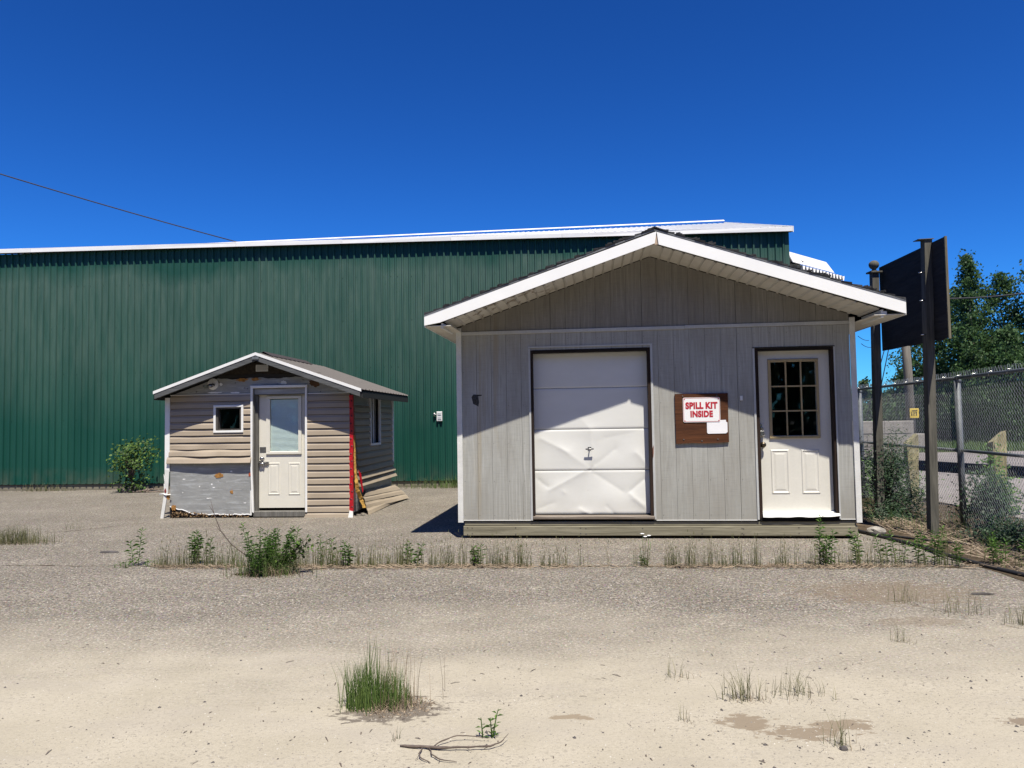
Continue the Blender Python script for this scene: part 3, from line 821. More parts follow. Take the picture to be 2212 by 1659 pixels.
# garage door
GD = 0.12
MB().box(.905, .93, -.012, -.001, .235, 2.50).build('door_casing', M_['greytrim'], BS)
MB().box(2.50, 2.528, -.012, -.001, .248, 2.505).build('door_casing', M_['greytrim'], BS)
MB().box(.905, 2.528, -.012, -.001, 2.5055, 2.525).build('door_casing', M_['greytrim'], BS)
MB().box(.9305, .958, -.005, GD + .05, .25, 2.474).build('door_jamb', M_['jamb'], BS)
MB().box(2.460, 2.4995, -.005, GD + .05, .25, 2.474).build('door_jamb', M_['jamb'], BS)
MB().box(.9585, 2.4595, -.005, GD + .05, 2.438, 2.476).build('door_head', M_['jambx'], BS)
MB().bbox(.935, 2.51, -.02, GD + .05, .247, .292, .01).build('door_sill', M_['sill'], BS)
gdoor = MB().box(.947, 2.474, GD + .035, GD + .05, .292, 2.447).build('garage_door', M_['backing'], BS)
gdoor['label'] = 'dented white sectional garage door with a small handle'
zb = [.30, .876, 1.420, 1.968, 2.445]
creases = [  # (u0,z0,u1,z1,width,amp)
    (1.68, .90, 1.15, .62, .10, .018), (1.68, .88, 2.10, .60, .12, .016), (1.70, .90, 1.55, .40, .08, .012), (1.70, .9, 2.02, 1.15, .10, .013),
    (1.68, .9, 1.30, 1.18, .12, .012), (1.05, 1.30, 1.40, 1.12, .10, .014), (1.70, 1.42, 1.72, 1.05, .10, .012), (1.55, 1.60, 1.72, 1.40, .10, .010),
    (2.45, .80, 2.18, .58, .05, .016), (2.18, .58, 2.38, .42, .05, .012), (2.30, 1.1, 2.46, .92, .07, .014), (1.55, .36, 1.68, .30, .035, .014),
    (.96, .78, 1.12, .66, .05, .012), (.96, .36, 1.20, .45, .08, .010), (2.0, .30, 1.90, .40, .03, .008), (1.72, .86, 1.75, .93, .02, .010), (1.33, .60, 1.35, .58, .03, .008),
    (2.25, .50, 2.45, .34, .06, .010), (1.9, 1.3, 2.4, 1.4, .15, .008)]
def dent(u, z):
    b = 0.0
    for (a0, c0, a1, c1, wd, am) in creases:
        p, q = Vector((a0, c0)), Vector((a1, c1))
        d = q - p; L2 = d.length_squared
        tt = max(0, min(1, (Vector((u, z)) - p).dot(d) / L2))
        r_ = (Vector((u, z)) - (p + d * tt)).length
        sg = 1 if int(a0 * 100 + c1 * 100) % 3 else -1
        b += sg * am * math.exp(-(r_ / (wd * .8)) ** .85)
    fall = max(0, 1 - max(0, z - 1.3) / .6)
    b += .010 * noise.noise(Vector((u * 2.3, z * 2.3, 3))) * fall
    edge = min(1, (u - .947) / .08, (2.474 - u) / .08)
    return .75 * b * fall * (0.25 + .75 * max(0, edge))
for k in range(4):
    z0, z1 = zb[k] + .003, zb[k + 1] - .003
    nx, nz = 96, 34
    m = MB()
    vs = []
    for j in range(nz + 1):
        for i in range(nx + 1):
            u = .95 + (2.471 - .95) * i / nx; z = z0 + (z1 - z0) * j / nz
            e = .006 if j in (0, nz) else 0
            vs.append((u, GD + e - dent(u, z) + .010, z))
    m.add(vs, [(j * (nx + 1) + i, j * (nx + 1) + i + 1, (j + 1) * (nx + 1) + i + 1, (j + 1) * (nx + 1) + i) for j in range(nz) for i in range(nx)], smooth=True)
    m.build('door_section', M_['gdoor'], gdoor)
MB().box(1.665, 1.711, GD - .004, GD + .01, 1.15, 1.185).tube([(1.688, GD, 1.163), (1.688, GD - .05, 1.158)], .008, 8).tube([(1.635, GD - .052, 1.157), (1.741, GD - .052, 1.159)], .0095, 8).build('handle', M_['metal'], gdoor)
MB().box(.95, 2.47, GD - .006, GD + .02, .292, .306).build('bottom_seal', M_['hose'], gdoor)
# splintered wood at the right jamb
MB().prism([(2.500, 1.16), (2.515, 1.20), (2.512, 1.10), (2.505, 1.04), (2.50, 1.05)], -.03, -.013).build('splinter', simple('split_red_wood', (.25, .10, .06), .9, .4, 30), BS)

# entry door
ED = 0.10
MB().box(3.795, 3.82, -.014, -.001, .243, 2.425).build('door_casing', M_['greytrim'], BS)
MB().box(4.795, 4.812, -.014, -.001, .25, 2.425).build('door_casing', M_['greytrim'], BS)
MB().box(3.795, 4.812, -.010, -.001, 2.4255, 2.437).build('door_casing', M_['jambx'], BS)
MB().box(3.8205, 3.864, .0, ED + .05, .25, 2.424).build('door_jamb', M_['jamb'], BS)
MB().box(4.768, 4.7945, .0, ED + .05, .25, 2.424).build('door_jamb', M_['jamb'], BS)
MB().box(3.8625, 4.7675, .0, ED + .05, 2.395, 2.4235).build('door_head', M_['jambx'], BS)
LU0, LU1, LZ0, LZ1 = 4.035, 4.598, 1.30, 2.25
ed = MB().box(3.866, LU0, ED, ED + .045, .335, 2.392).box(LU1, 4.764, ED, ED + .045, .335, 2.392).box(LU0, LU1, ED, ED + .045, .335, LZ0).box(LU0, LU1, ED, ED + .045, LZ1, 2.392).build('entry_door', M_['slab2'], BS)
ed['label'] = 'white steel entry door with nine small panes'
lf = MB().bbox(4.00, 4.626, ED - .022, ED - .001, 1.265, 1.298).bbox(4.00, 4.626, ED - .022, ED - .001, 2.252, 2.286)\
    .box(4.00, 4.034, ED - .0205, ED - .001, 1.2985, 2.2515).box(4.597, 4.626, ED - .0205, ED - .001, 1.2985, 2.2515).build('lite_frame', M_['tanwood'], ed)
pwid, phei = (4.597 - 4.034) / 3, (2.2515 - 1.2985) / 3
for i in (1, 2):
    x = 4.034 + pwid * i
    MB().box(x - .009, x + .009, ED - .016, ED + .004, 1.299, 2.251).build('muntin', M_['tanwood'], ed)
    z = 1.2985 + phei * i
    MB().box(4.0345, 4.5965, ED - .018, ED + .002, z - .009, z + .009).build('muntin', M_['tanwood'], ed)
pane = MB().box(.0, pwid - .018, 0, .004, 0, phei - .018).mesh('pane', M_['glass'])
for i in range(3):
    for j in range(3):
        inst('pane', pane, ed, (4.034 + pwid * i + .009, ED + .01, 1.2985 + phei * j + .009))
def emboss(u0, u1, z0, z1, y, name, mt, par):
    m = MB()
    loops = [(0, 0), (.008, -.007), (.018, -.007), (.026, -.0015), (.040, -.0015), (.062, -.006)]
    vs = []
    for d, h in loops:
        vs += [(u0 + d, y - .0006 + h, z0 + d), (u1 - d, y - .0006 + h, z0 + d), (u1 - d, y - .0006 + h, z1 - d), (u0 + d, y - .0006 + h, z1 - d)]
    fs = []
    for k in range(len(loops) - 1):
        for j in range(4):
            fs.append((k * 4 + j, k * 4 + (j + 1) % 4, (k + 1) * 4 + (j + 1) % 4, (k + 1) * 4 + j))
    k = len(loops) - 1
    fs.append(tuple(k * 4 + j for j in range(4)))
    m.add(vs, fs)
    return m.build(name, mt, par)
emboss(4.005, 4.232, .558, 1.12, ED, 'raised_panel', M_['slab2'], ed)
emboss(4.383, 4.606, .558, 1.118, ED, 'raised_panel', M_['slab2'], ed)
MB().lathe([(.034, 0), (.034, .008), (.014, .012), (.014, .04), (.030, .045), (.034, .062), (.026, .074), (.004, .077)], (3.908, ED, 1.187), 16, 'y').build('door_knob', M_['brass'], ed)
MB().bbox(3.868, 3.908, ED - .012, ED, 1.375, 1.455).bbox(3.878, 3.925, ED - .045, ED - .018, 1.30, 1.365, .006).tube([(3.887, ED - .03, 1.36), (3.887, ED - .03, 1.405), (3.90, ED - .03, 1.418), (3.912, ED - .03, 1.405), (3.912, ED - .03, 1.36)], .005, 6).build('padlock', M_['chrome'], ed)
MB().bbox(3.87, 4.765, ED - .05, ED + .04, .322, .334, .003).build('threshold', M_['white'], BS)
m = MB()
uu = [3.862 + (4.80 - 3.862) * i / 24 for i in range(25)]
for p, q in zip(uu[:-1], uu[1:]):
    f = lambda x: .272 + .012 * noise.noise(Vector((x * 5, 0, 0))) + (.02 * max(0, x - 4.5) / .3)
    m.hexa([(p, -.03, f(p)), (q, -.03, f(q)), (q, -.012, .318), (p, -.012, .318)], [(p, .04, f(p)), (q, .04, f(q)), (q, ED - .05, .321), (p, ED - .05, .321)])
m.build('door_apron', M_['offwhite'], BS)
MB().box(3.83, 4.80, -.002, .05, .219, .262).build('apron_void', M_['black'], BS)

# plywood with signs
PLY = thing('plywood_board', (-0.677 + 2.798 * .99385, 10.151 - 2.798 * .11072, 1.217), AB, 'dark brown plywood square on the grey shed wall behind the signs', 'board')
M_['plybrown'] = wood('stained_plywood', (0.045, 0.016, 0.008), (0.15, 0.055, 0.022), axis='x', scale=0.9, bump=0.6)
m = MB()
vs = [(0, 0.641), (.67, .640), (.668, .30), (.669, .012), (.52, .004), (.36, .0), (.22, .006), (.003, -.002)]
m.prism(vs, -.026, -.006)
m.build('plywood_panel', M_['plybrown'], PLY)
sc = MB()
for x, z in ((.10, .61), (.53, .615), (.10, .05), (.53, .05), (.33, .03)):
    sc.lathe([(.010, 0), (.008, .005), (.0, .006)], (x, -.026, z), 8, 'y')
tag(sc.build('screw_head', M_['pebble_d'], PLY), kind='stuff')
SG = thing('spill_kit_sign', (-0.677 + 3.132 * .99385, 10.151 - 3.132 * .11072, 1.649), AB, 'white sign with red letters reading SPILL KIT INSIDE on the plywood square', 'sign')
def rrect(w_, h_, r_, n=5):
    pts = []
    for cx, cz, a0 in ((w_ - r_, h_ - r_, 0), (-w_ + r_, h_ - r_, 90), (-w_ + r_, -h_ + r_, 180), (w_ - r_, -h_ + r_, 270)):
        for k in range(n + 1):
            a = R(a0 + 90 * k / n); pts.append((cx + r_ * math.cos(a), cz + r_ * math.sin(a)))
    return pts
MB().prism(rrect(.233, .159, .02), -.034, -.029).build('sign_plate', M_['signwhite'], SG)
o_, i_ = rrect(.227, .153, .018), rrect(.2225, .1485, .015)
n = len(o_)
MB().add([(a, -.0348, b) for a, b in o_] + [(a, -.0348, b) for a, b in i_], [(k, (k + 1) % n, n + (k + 1) % n, n + k) for k in range(n)]).build('sign_border', M_['redtext'], SG)
def text(body, size, x, z, y, mt, par, sx=0.4, hgt=.09, bold=.012):
    cu = bpy.data.curves.new('lettering', 'FONT')
    cu.body = body; cu.size = size; cu.align_x = 'CENTER'; cu.align_y = 'CENTER'
    cu.offset = bold; cu.extrude = .0006; cu.space_character = 1.08; cu.space_word = .8
    o = bpy.data.objects.new('tmp', cu); C.objects.link(o)
    bpy.context.view_layer.update()
    me = bpy.data.meshes.new_from_object(o.evaluated_get(bpy.context.evaluated_depsgraph_get()))
    bpy.data.objects.remove(o)
    xs_ = [v.co.x for v in me.vertices]; ys_ = [v.co.y for v in me.vertices]
    kx, ky = sx / (max(xs_) - min(xs_)), size * .70 / (max(ys_) - min(ys_))
    ky = hgt / (max(ys_) - min(ys_))
    x0_, y0_ = (max(xs_) + min(xs_)) / 2, (max(ys_) + min(ys_)) / 2
    for v in me.vertices: v.co.x = (v.co.x - x0_) * kx; v.co.y = (v.co.y - y0_) * ky
    me.name = 'lettering'
    me.materials.clear(); me.materials.append(mt)
    for p in me.polygons: p.material_index = 0
    ob = inst('lettering', me, par, (x, y, z), (R(90), 0, 0))
    return ob
text('SPILL KIT', .118, 0, .055, -.0355, M_['redtext'], SG, .405, .090, .0065)
text('INSIDE', .118, 0, -.053, -.0355, M_['redtext'], SG, .284, .086, .0065)
sc = MB()
for x in (-.212, .212):
    for z in (-.138, .138): sc.lathe([(.006, 0), (.005, .004), (0, .005)], (x, -.034, z), 8, 'y')
tag(sc.build('screw_head', M_['redtext'], SG), kind='stuff')
PP = thing('blank_notice', (-0.677 + 3.195 * .99385, 10.151 - 3.195 * .11072, 1.34), AB, 'blank white notice with cut corners below the red lettered sign', 'notice')
MB().prism([(.012, 0), (.235, .002), (.257, .02), (.257, .142), (.24, .152), (.24, .175), (0, .17), (0, .015)], -.031, -.0275).build('notice_sheet', M_['paper'], PP)

# ------------------------------------------------------------------ SMALL TAN SHED
AS = math.atan2(-0.08775, 0.99614)
SS = thing('tan_shed', (-5.890, 12.927, 0), AS, 'small damaged tan vinyl shed with brown metal roof and torn siding', 'shed')
SL2 = 0.352; SRU = 1.709; SRZ = 2.721; SD = 2.75; SW = 3.205
def sz(u): return SRZ - (.346 if u < SRU else .356) * abs(u - SRU)
# shell
m = MB()
m.box(.06, 1.53, .03, .06, .02, 1.42).box(.06, .89, .03, .06, 1.42, 1.89).box(1.34, 1.53, .03, .06, 1.42, 1.89).box(.06, 1.53, .03, .06, 1.89, 2.05)
m.box(2.44, 3.19, .03, .06, .02, 2.05)
m.prism([(.06, 2.05), (3.19, 2.05), (3.19, sz(3.19) - .06), (SRU, SRZ - .08), (.06, sz(.06) - .06)], .05, .07)
m.build('sheathing', M_['backing'], SS)
MB().box(.06, 3.19, SD, SD + .03, .02, 2.1).box(.03, .06, .07, SD, .02, 2.05).build('back_wall', M_['vinyl'], SS)
MB().box(.06, 3.19, .07, SD, 0, .03).build('floor_deck', M_['backing'], SS)
MB().box(3.15, 3.19, .06, 1.17, .02, 2.1).box(3.15, 3.19, 1.78, SD, .02, 2.1).box(3.15, 3.19, 1.17, 1.78, .02, 1.18).box(3.15, 3.19, 1.17, 1.78, 2.03, 2.1).build('side_wall', M_['backing'], SS)
# foil band
def foilz(u): return min(2.335 + .01 * math.sin(u * 9) + .006 * math.sin(u * 31), sz(u) - .09)
uu = [.075 + i * (3.20 - .075) / 60 for i in range(61)]
m = MB()
m.prism([(uu[0], 2.06)] + [(3.20, 2.06)] + [(u, foilz(u)) for u in uu[::-1]], .006, .028)
m.build('foil_band', M_['foil'], SS)
sc = MB()
random.seed(12)
for i in range(26):
    u = random.uniform(.5, 3.1); z = random.uniform(2.08, min(2.3, sz(u) - .12))
    if 1.45 < u < 2.5 and z < 2.22: continue
    sc.lathe([(.014, 0), (.012, .004), (0, .005)], (u, .006, z), 10, 'y')
tag(sc.build('washer', M_['metal'], SS), kind='stuff')
M_['patch'] = simple('torn_orange_patch', (.5, .24, .06), .9, .4, 25, bump=.8, fine=.4)
def blob(u0, u1, z0, z1, y, name, mt, par, seed, th=.006):
    random.seed(seed); n = 22
    cx, cz = (u0 + u1) / 2, (z0 + z1) / 2
    pts = []
    for k in range(n):
        a = 2 * math.pi * k / n; q = random.uniform(.65, 1.1)
        pts.append((cx + (u1 - u0) / 2 * math.cos(a) * q, cz + (z1 - z0) / 2 * math.sin(a) * q))
    return MB().prism(pts, y - th, y).build(name, mt, par)
blob(1.22, 1.45, 2.28, 2.345, .005, 'torn_patch', M_['patch'], SS, 1)
blob(1.48, 1.66, 2.29, 2.345, .005, 'torn_patch', M_['patch'], SS, 2)
blob(2.50, 2.70, 2.16, 2.33, .005, 'torn_patch', simple('brown_torn_patch', (.12, .06, .03), .9, .4, 25), SS, 3)
blob(.93, 1.0, 2.22, 2.27, .005, 'torn_patch', M_['signwhite'], SS, 4)
blob(1.12, 1.3, 2.085, 2.11, .005, 'torn_patch', M_['signwhite'], SS, 5)
blob(.72, .98, 2.09, 2.12, .005, 'torn_patch', M_['signwhite'], SS, 6)
blob(2.0, 2.12, 2.215, 2.29, .005, 'torn_patch', M_['offwhite'], SS, 9)
# dark gable
MB().box(.9, 2.6, .02, .048, 2.325, 2.40).build('top_plate', wood('dark_plate_wood', (.03, .03, .03), (.07, .065, .06), axis='x'), SS)
MB().prism([(.7, 2.401), (2.7, 2.401), (SRU + .02, SRZ - .09), (SRU - .02, SRZ - .09)], .03, .049).build('gable_board', M_['osb'], SS)
vt = MB().bbox(1.571, 1.781, .008, .029, 2.45, 2.563, .004).build('vent', M_['offwhite'], SS)
for k in range(5):
    MB().hexa([(1.585, .006, 2.462 + k * .019), (1.767, .006, 2.462 + k * .019), (1.767, .007, 2.466 + k * .019), (1.585, .007, 2.466 + k * .019)],
              [(1.585, .0078, 2.462 + k * .019), (1.767, .0078, 2.462 + k * .019), (1.767, .0078, 2.478 + k * .019), (1.585, .0078, 2.478 + k * .019)]).build('louvre', M_['greytrim'], vt)
# siding courses
def course(x0, x1, h=.1165, y=0.0, tilt=0.0, n=2, wave=0.0, seed=0):
    q_ = h / .1165
    prf = [(.004, .0), (-.024, 0), (-.026, .004), (-.0205, .068 * q_), (-.0195, .073 * q_), (-.009, .094 * q_), (-.004, h - .007), (.004, h - .006)]
    m = MB()
    k = len(prf); nx = max(2, n)
    vs = []
    for i in range(nx):
        t_ = i / (nx - 1); x = x0 + (x1 - x0) * t_
        wv = wave * noise.noise(Vector((x * 2.2, seed * 3.1, 0)))
        for a, b in prf:
            yy = y + a - tilt * (1 - b / h) * (0.4 + .6 * t_) + wv * (1 - b / h)
            vs.append((x, yy, b + wv * .25))
    fs = [(i * k + j, (i + 1) * k + j, (i + 1) * k + (j + 1) % k, i * k + (j + 1) % k) for i in range(nx - 1) for j in range(k)]
    fs += [tuple(range(k))[::-1], tuple((nx - 1) * k + j for j in range(k))]
    m.add(vs, fs)
    return m
st = .1158
for i in range(10):
    z = 1.959 - i * st
    segs = [(.078, 1.494)]
    if 1.43 < z + st and z < 1.885:
        segs = [(.078, .860), (1.362, 1.494)]
        if z + st > 1.891: course(.860, 1.362, z + st - 1.878).build('siding_course', M_['vinyl'], SS, (0, 0, 1.878))
        if z < 1.424: course(.860, 1.362, 1.436 - z).build('siding_course', M_['vinyl'], SS, (0, 0, z))
    tl = 0 if i < 8 else (.035 if i == 8 else .05)
    ext = 0 if i < 8 else (.015 if i == 8 else .04)
    for (a, b) in segs:
        o = course(a - ext, b + (.01 if i == 8 else .02 if i == 9 else 0), st, 0 if i < 8 else -.012 * (i - 7), tl, 16, .012 if i < 7 else .03, i).build('siding_course', M_['vinyl'], SS, (0, 0, z))
MB().box(.076, 1.494, -.012, .004, 2.068, 2.078).box(2.478, 3.19, -.012, .004, 2.052, 2.064).build('top_channel', M_['white'], SS)
st2 = .1157
for i in range(17):
    z = 1.937 - i * st2
    course(2.472, 3.195, st2, 0, 0, 8, .006, i + 20).build('siding_course', M_['vinyl'], SS, (0, 0, z))
course(2.42, 3.20, .1, -.004, 0.01, 8, .004, 40).build('siding_course', M_['vinyl'], SS, (0, 0, -.012))
# lower torn foil board
random.seed(4)
bot = []
for i in range(41):
    t_ = i / 40; u = .078 + t_ * (1.49 - .078)
    z = .20 - .13 * min(1, t_ * 3.2) - .02 * t_ + random.uniform(-.012, .010)
    bot.append((u, z))
fb = MB().prism(bot + [(1.49, .93), (.078, .93)], -.006, .014).build('foil_board', M_['foil'], SS)
wl = MB()
for (a, za), (b, zb_) in zip(bot[:-1], bot[1:]):
    wl.hexa([(a, -.012, za - .006), (b, -.012, zb_ - .006), (b, -.010, zb_ + .008), (a, -.010, za + .008)], [(a, -.004, za - .006), (b, -.004, zb_ - .006), (b, -.007, zb_ + .008), (a, -.007, za + .008)])
wl.build('torn_edge', M_['signwhite'], fb)
blob(.10, .20, .12, .23, -.012, 'torn_patch', M_['patch'], fb, 31)
blob(1.13, 1.19, .40, .46, -.0065, 'torn_patch', M_['patch'], fb, 32)
blob(.86, 1.02, .66, .75, -.0065, 'torn_patch', M_['patch'], fb, 33)
blob(1.45, 1.50, .68, .76, -.0065, 'torn_patch', simple('torn_red_patch', (.4, .08, .03), .9, .3, 25), fb, 34)
for i in range(9):
    random.seed(60 + i)
    u, z = random.uniform(.2, 1.45), random.uniform(.12, .8)
    blob(u, u + random.uniform(.015, .06), z, z + random.uniform(.01, .03), -.0065, 'torn_patch', M_['signwhite'] if i % 3 else M_['offwhite'], fb, 80 + i, .002)
MB().box(.08, 1.49, -.001, .028, -.01, .22).build('dark_cavity', M_['black'], SS)
fm = MB()
random.seed(17)
for i in range(260):
    u = random.uniform(.13, .72) if i < 180 else random.uniform(.7, 1.45); z = random.uniform(.0, .10 - .07 * (u - .1) / 1.3)
    y = -.015 + random.uniform(-.03, .012); s_ = random.uniform(.008, .026)
    d = [Vector((random.uniform(-1, 1), random.uniform(-1, 1), random.uniform(-1, 1))).normalized() * s_ for _ in range(4)]
    fm.add([Vector((u, y, z + .01)) + q for q in d], [(0, 1, 2), (0, 2, 3), (0, 3, 1), (1, 3, 2)])
tag(fm.build('loose_insulation', M_['fibre'], SS), kind='stuff')
# left corner trim, straight above, kicked out and split below
MB().box(-.008, .076, -.03, -.012, .78, 2.03).box(-.008, .004, -.012, .06, .78, 2.03).build('corner_trim', M_['white'], SS)
MB().hexa([(-.012, -.034, .40), (.050, -.034, .38), (.072, -.03, .80), (-.006, -.03, .82)], [(-.012, -.02, .40), (.050, -.02, .38), (.072, -.016, .80), (-.006, -.016, .82)]) \
    .hexa([(-.068, -.05, -.0), (-.012, -.05, .0), (.045, -.036, .41), (-.01, -.036, .43)], [(-.068, -.03, .0), (-.012, -.03, .0), (.045, -.022, .41), (-.01, -.022, .43)]).build('broken_trim', M_['offwhite'], SS)
MB().hexa([(-.025, -.03, .74), (-.012, -.03, .62), (-.004, -.03, .64), (-.012, -.03, .70)], [(-.025, -.02, .74), (-.012, -.02, .62), (-.004, -.02, .64), (-.012, -.02, .70)]) \
    .hexa([(-.022, -.03, .58), (-.012, -.03, .36), (.0, -.03, .36), (-.010, -.03, .56)], [(-.022, -.02, .58), (-.012, -.02, .36), (.0, -.02, .36), (-.010, -.02, .56)]) \
    .tube([(-.10, -.02, .40), (-.02, -.04, .41), (.03, -.05, .39), (.12, -.06, .40)], .010, 6).build('trim_splinters', M_['white'], SS)
blob(.03, .10, .30, .42, -.036, 'torn_patch', M_['patch'], SS, 41)
blob(-.01, .03, .42, .50, -.036, 'torn_patch', simple('dark_red_tear', (.22, .02, .02), .8), SS, 42)
# window
wt = MB().bbox(.851, 1.371, -.04, -.006, 1.852, 1.891, .005).bbox(.851, 1.371, -.04, -.006, 1.424, 1.46, .005).box(.851, .888, -.038, -.006, 1.4605, 1.8515).box(1.336, 1.371, -.038, -.006, 1.4605, 1.8515).build('window', M_['white'], SS)
MB().box(.888, .925, -.02, .09, 1.46, 1.852).box(1.305, 1.336, -.02, .09, 1.46, 1.852).box(.925, 1.305, -.02, .09, 1.46, 1.487).box(.925, 1.305, -.02, .09, 1.825, 1.852).build('window_frame', wood('dark_sash_wood', (.05, .045, .04), (.14, .13, .12), axis='z'), wt)
MB().box(.925, 1.305, .055, .059, 1.487, 1.825).build('pane', M_['glass'], wt)
# lamp on the wall
LP = MB().lathe([(.098, 0), (.098, .006), (.092, .010), (.03, .012)], (.824, -.004 + .01, 2.251), 24, 'y').build('wall_lamp', M_['glass_bulb'], SS)
MB().tube([(.824, -.01, 2.235), (.826, -.05, 2.225), (.80, -.11, 2.21)], [.028, .032, .034], 10).tube([(.83, -.05, 2.225), (.88, -.075, 2.225)], .018, 8).build('lamp_socket', M_['metal'], LP)
MB().tube([(.80, -.11, 2.21), (.79, -.135, 2.205), (.775, -.165, 2.20), (.765, -.19, 2.195), (.76, -.205, 2.193)], [.016, .026, .032, .026, .006], 10).build('bulb', M_['glass'], LP)
# door
MB().bbox(1.496, 2.478, -.04, -.004, 2.165, 2.21, .005).build('door_trim', M_['white'], SS)
MB().box(2.440, 2.472, -.038, -.004, .09, 2.1645).build('door_trim', M_['white'], SS)
MB().hexa([(1.500, -.038, .80), (1.528, -.038, .80), (1.534, -.038, 2.1645), (1.498, -.038, 2.1645)], [(1.500, -.01, .80), (1.528, -.01, .80), (1.534, -.01, 2.1645), (1.498, -.01, 2.1645)])\
    .hexa([(1.530, -.045, .10), (1.556, -.045, .08), (1.528, -.038, .80), (1.500, -.038, .80)], [(1.530, -.01, .10), (1.556, -.01, .08), (1.528, -.01, .80), (1.500, -.01, .80)]).build('door_trim', M_['white'], SS)
MB().box(1.485, 1.512, -.02, -.0075, .04, .45).build('loose_lath', M_['offwhite'], SS)
DD = .10
MB().box(1.532, 1.548, -.008, DD + .05, .105, 2.164).build('door_jamb', M_['gjamb'], SS)
MB().box(1.5485, 1.59, .05, DD + .05, .105, 2.164).build('door_jamb', M_['gjamb'], SS)
MB().box(2.425, 2.4395, -.008, DD + .05, .105, 2.164).build('door_jamb', M_['gjamb'], SS)
MB().box(1.549, 2.4245, -.008, DD + .05, 2.152, 2.1645).build('door_head', M_['gjamb'], SS)
SLO = (1.786, 2.280, 1.097, 1.985)
sd = MB().box(1.592, SLO[0], DD, DD + .04, .15, 2.150).box(SLO[1], 2.424, DD, DD + .04, .15, 2.150).box(SLO[0], SLO[1], DD, DD + .04, .15, SLO[2]).box(SLO[0], SLO[1], DD, DD + .04, SLO[3], 2.150).build('shed_door', M_['slab'], SS)
fr = MB()
fr.bbox(1.722, 2.334, DD - .024, DD - .0005, 1.045, SLO[2], .008).bbox(1.722, 2.334, DD - .024, DD - .0005, SLO[3], 2.035, .008).box(1.722, SLO[0], DD - .022, DD - .0005, SLO[2] + .0005, SLO[3] - .0005).box(SLO[1], 2.334, DD - .022, DD - .0005, SLO[2] + .0005, SLO[3] - .0005)
fr.build('glass_frame', M_['slab'], sd)
MB().box(SLO[0], SLO[1], DD + .004, DD + .007, SLO[2], SLO[3]).build('pane', M_['glass'], sd)
sm = MB().hexa([(0, -.006, -.0095), (.49, -.006, -.0095), (.49, .006, .0090), (0, .006, .0090)], [(0, -.0065, -.009), (.49, -.0065, -.009), (.49, .0055, .0095), (0, .0055, .0095)]).mesh('blind_slat', M_['signwhite'])
for k in range(44):
    z = SLO[2] + .012 + k * .0198
    inst('blind_slat', sm, sd, (SLO[0] + .002, DD + .019, z), (R(2 + 22 * (k / 44.0)), 0, 0))
MB().box(SLO[0], SLO[1], DD + .045, DD + .05, SLO[2], SLO[3]).build('inner_pane', simple('dim_interior', (.045, .085, .075), .6), sd)
emboss(1.745, 1.955, .366, .905, DD, 'raised_panel', M_['slab'], sd)
emboss(2.102, 2.308, .364, .902, DD, 'raised_panel', M_['slab'], sd)
MB().lathe([(.032, 0), (.032, .008), (.014, .012), (.014, .035), (.028, .04), (.031, .055), (.02, .066), (.003, .068)], (1.652, DD, .977), 14, 'y').build('door_knob', M_['chrome'], sd)
MB().bbox(1.600, 1.77, DD - .03, DD - .001, .882, .925, .006).tube([(1.59, DD - .02, .90), (1.63, DD - .05, .89), (1.70, DD - .045, .90)], .012, 8).tube([(1.69, DD - .035, .89), (1.685, DD - .04, .85)], .008, 6).tube([(1.60, DD - .02, .93), (1.68, DD - .03, .935)], .008, 6).build('latch', M_['chrome'], sd)
MB().box(1.602, 1.712, DD - .004, DD - .0005, 1.078, 1.172).build('strike_plate', M_['metal'], sd)
MB().bbox(1.548, 2.436, -.03, .12, .012, .104, .008).build('door_step', M_['gjamb'], SS)
# red taped corner and yellow foam
m = MB()
random.seed(9)
zz = 2.02; pts = []
while zz > .06:
    pts.append((3.215 + .006 * math.sin(zz * 5) + (-.012 if zz < .6 else 0), zz)); zz -= .06
for (a, z1), (b, z2) in zip(pts[:-1], pts[1:]):
    q = random.uniform(-.004, .004)
    m.hexa([(b - .022, -.022 + q, z2), (b + .040, -.026, z2), (a + .040, -.026, z1), (a - .022, -.022, z1)], [(b - .022, .01, z2), (b + .040, .03, z2), (a + .040, .03, z1), (a - .022, .01, z1)])
m.build('red_tape', M_['redtape'], SS)
sc = MB()
for k in range(15):
    z = 1.92 - k * .125
    sc.lathe([(.017, 0), (.016, .002), (0, .003)], (3.225 + .008 * (-1) ** k, -.024, z), 10, 'y')
tag(sc.build('tape_mark', simple('dark_red_dot', (.15, 0, .01), .6), SS), kind='stuff')
M_['yel'] = simple('yellow_foam_edge', (.62, .36, .08), .85, .3, 14, bump=.6, fine=.3)
m = MB()
pts = [(3.262, .02, 1.35), (3.268, .02, 1.0), (3.275, .01, .8), (3.30, .0, .55), (3.31, .03, .42), (3.34, .12, .28), (3.40, .15, .10)]
random.seed(23)
ws = [.006, .014, .020, .032, .036, .032, .024]
fine_ = []
for (p, q, w0, w1) in zip(pts[:-1], pts[1:], ws[:-1], ws[1:]):
    for k in range(5):
        fine_.append((Vector(p).lerp(Vector(q), k / 5), (w0 + (w1 - w0) * k / 5) * .72 * random.uniform(.55, 1.35)))
for (p, w0), (q, w1) in zip(fine_[:-1], fine_[1:]):
    o1, o2 = random.uniform(-.008, .008), random.uniform(-.008, .008)
    m.hexa([(q.x - w1 + o1, q.y - .02, q.z), (q.x + w1, q.y + .01 + o2, q.z), (p.x + w0, p.y + .01, p.z + .004), (p.x - w0, p.y - .02, p.z + .004)],
           [(q.x - w1, q.y + .02, q.z), (q.x + w1, q.y + .04, q.z), (p.x + w0, p.y + .04, p.z + .004), (p.x - w0, p.y + .02, p.z + .004)])
m.build('foam_strip', M_['yel'], SS)
